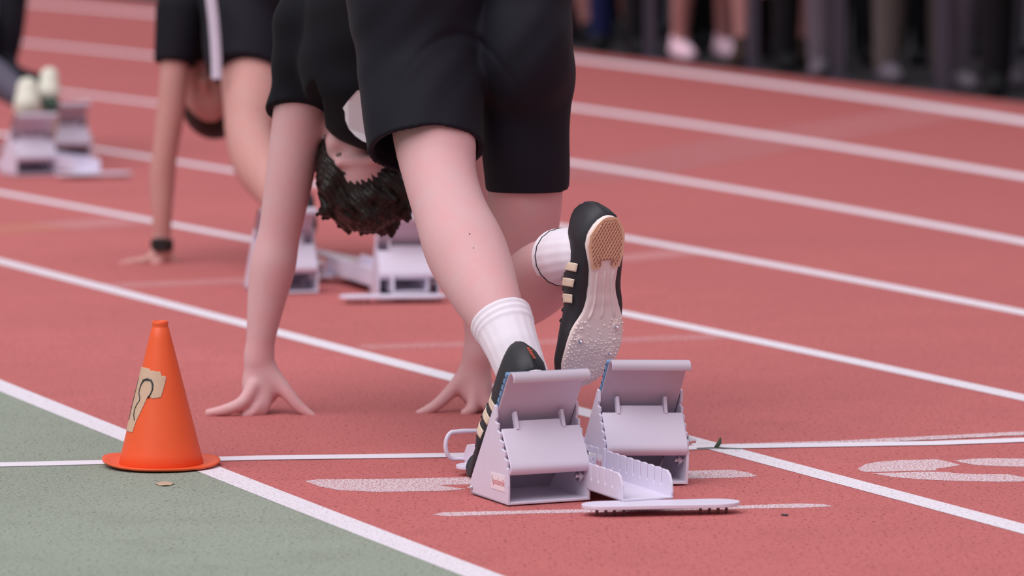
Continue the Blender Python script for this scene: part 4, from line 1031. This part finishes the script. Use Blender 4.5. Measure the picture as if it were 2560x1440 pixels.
spectator(1475, .40, 's', 20, 'c_grey', 'c_pale', 'c_black', 'spectator sitting with bare knees and pale jacket at the far end of the barrier', .92)
spectator(1560, .24, 'a', -8, 'c_navy', 'c_navy', 'c_black', 'spectator in dark blue trousers standing behind the barrier')
spectator(1640, .26, 'b', 10, 'c_black', 'c_black', 'c_black', 'spectator all in black beside the one in bare legs and white shoes', 1.04)
spectator(1722, .24, 'c', 14, 'c_black', 'c_grey', 'white_shoe', 'spectator with bare legs and white shoes standing behind the barrier')
spectator(1905, .40, 's', -12, 'c_brown', 'c_blue', 'c_brown', 'spectator in blue jacket sitting with bare knees by the barrier', 1.0)
spectator(2025, .26, 'a', 5, 'c_black', 'c_brown', 'c_black', 'spectator in brown jacket and black trousers beside the sitting one', 1.0)
spectator(2148, .24, 'b', -10, 'c_grey', 'c_pale', 'c_grey', 'spectator in grey trousers and pale jacket behind the barrier')
spectator(2290, .24, 'a', 6, 'c_taupe', 'c_taupe', 'c_grey', 'spectator in taupe trousers and jacket behind the barrier', 1.05)
spectator(2405, .32, 'b', 18, 'c_grey', 'c_red', 'c_grey', 'spectator in grey trousers and red jacket behind the barrier')
spectator(2515, .24, 'a', -6, 'c_black', 'c_black', 'c_black', 'tall spectator all in black beside the one in red', 1.08)
spectator(2680, .30, 'b', 4, 'c_black', 'c_navy', 'c_black', 'spectator in navy jacket and black trousers at the near end of the barrier', 1.06)
spectator(2445, .95, 'a', 0, 'c_blue', 'c_black', 'c_black', 'spectator in blue jeans standing in the second row')
for u, bk in ((1500, 1.0), (1590, .95), (1680, .95), (1790, .9), (1850, .95), (1960, .95), (2080, .9), (2215, .9), (2350, .9), (2560, .95), (1430, 1.05), (1655, 1.6), (1790, 1.6), (2130, 1.6), (2300, 1.6), (1920, 1.6), (2450, 1.7), (1530, 1.7)):
    spectator(u, bk, random.choice('ab'), random.uniform(-25, 25), 'c_black', random.choice(['c_black', 'c_brown']), 'c_black', 'spectator in dark trousers standing in the back rows of the crowd', random.uniform(.97, 1.03), group=GR)
# barrier
rt = tag(empty('barrier', FA), 'grey steel post barrier along the outer edge of the track', 'barrier')
for u in (1350, 1602, 1856, 2072, 2330, 2620):
    g = gnd(u, 128+(u-1430)*.1150)-FA+fn*.05; bm = bmesh.new(); add_box(bm, -.028, .028, -.028, .028, 0, 1.08); o = link('post', bmesh_to('post', bm), M['post'], rt, tuple(g)); bevel(o, .004, 1)
    bm = bmesh.new(); add_box(bm, -.06, .06, -.06, .06, 0, .012); link('base_plate', bmesh_to('base_plate', bm), M['post'], o)
g0 = gnd(1350, 128+(1350-1430)*.1150)-FA+fn*.05; g1 = gnd(2620, 128+(2620-1430)*.1150)-FA+fn*.05
for zz in (1.08, .62):
    bm = bmesh.new(); add_tube(bm, [g0+Vector((0, 0, zz)), g1+Vector((0, 0, zz))], .024, 12); link('rail', bmesh_to('barrier_rail', bm), M['post'], rt, smooth=True)

# ------------------------------------------------------------------ little things lying on the ground
bm = bmesh.new(); p = gnd(1790, 1121); add_tube(bm, [(0, 0, .0015), (.006, .006, .009), (.008, .010, .016)], [.0034, .0036, .0014], 8)
tag(link('twig', bmesh_to('twig', bm), M['twig'], None, tuple(p), smooth=True), 'small dark green twig stuck on the white start line', 'twig')
bm = bmesh.new(); add_tube(bm, [gnd(1742, 1124)-p+Vector((0, 0, .0022)), gnd(1790, 1122.5)-p+Vector((0, 0, .0022)), gnd(1852, 1125)-p+Vector((0, 0, .0022))], .0009, 6)
tag(link('string', bmesh_to('string', bm), M['twig'], None, tuple(p), smooth=True), 'thin green string lying along the white start line', 'string')
for u, v, rz, sz, lb in ((412, 1212, .1, 1.0, 'flat tan leaf fragment on the infield in front of the cone'), (1962, 1289, .5, .35, 'dark crumb on the red track behind the painted bar')):
    bm = bmesh.new(); vs = [bm.verts.new((.014*sz*math.cos(a)*(1+.15*math.sin(3*a)), .020*sz*math.sin(a), .0008+.0012*sz*math.cos(2*a)**2)) for a in np.linspace(0, 2*math.pi, 14, endpoint=False)]; bm.faces.new(vs)
    o = link('leaf' if sz > .5 else 'crumb', bmesh_to('leaf', bm), M['leaf'] if sz > .5 else M['ink'], None, tuple(gnd(u, v)), (0, 0, rz)); o.modifiers.new('t', 'SOLIDIFY').thickness = .0008; tag(o, lb, 'leaf' if sz > .5 else 'crumb')
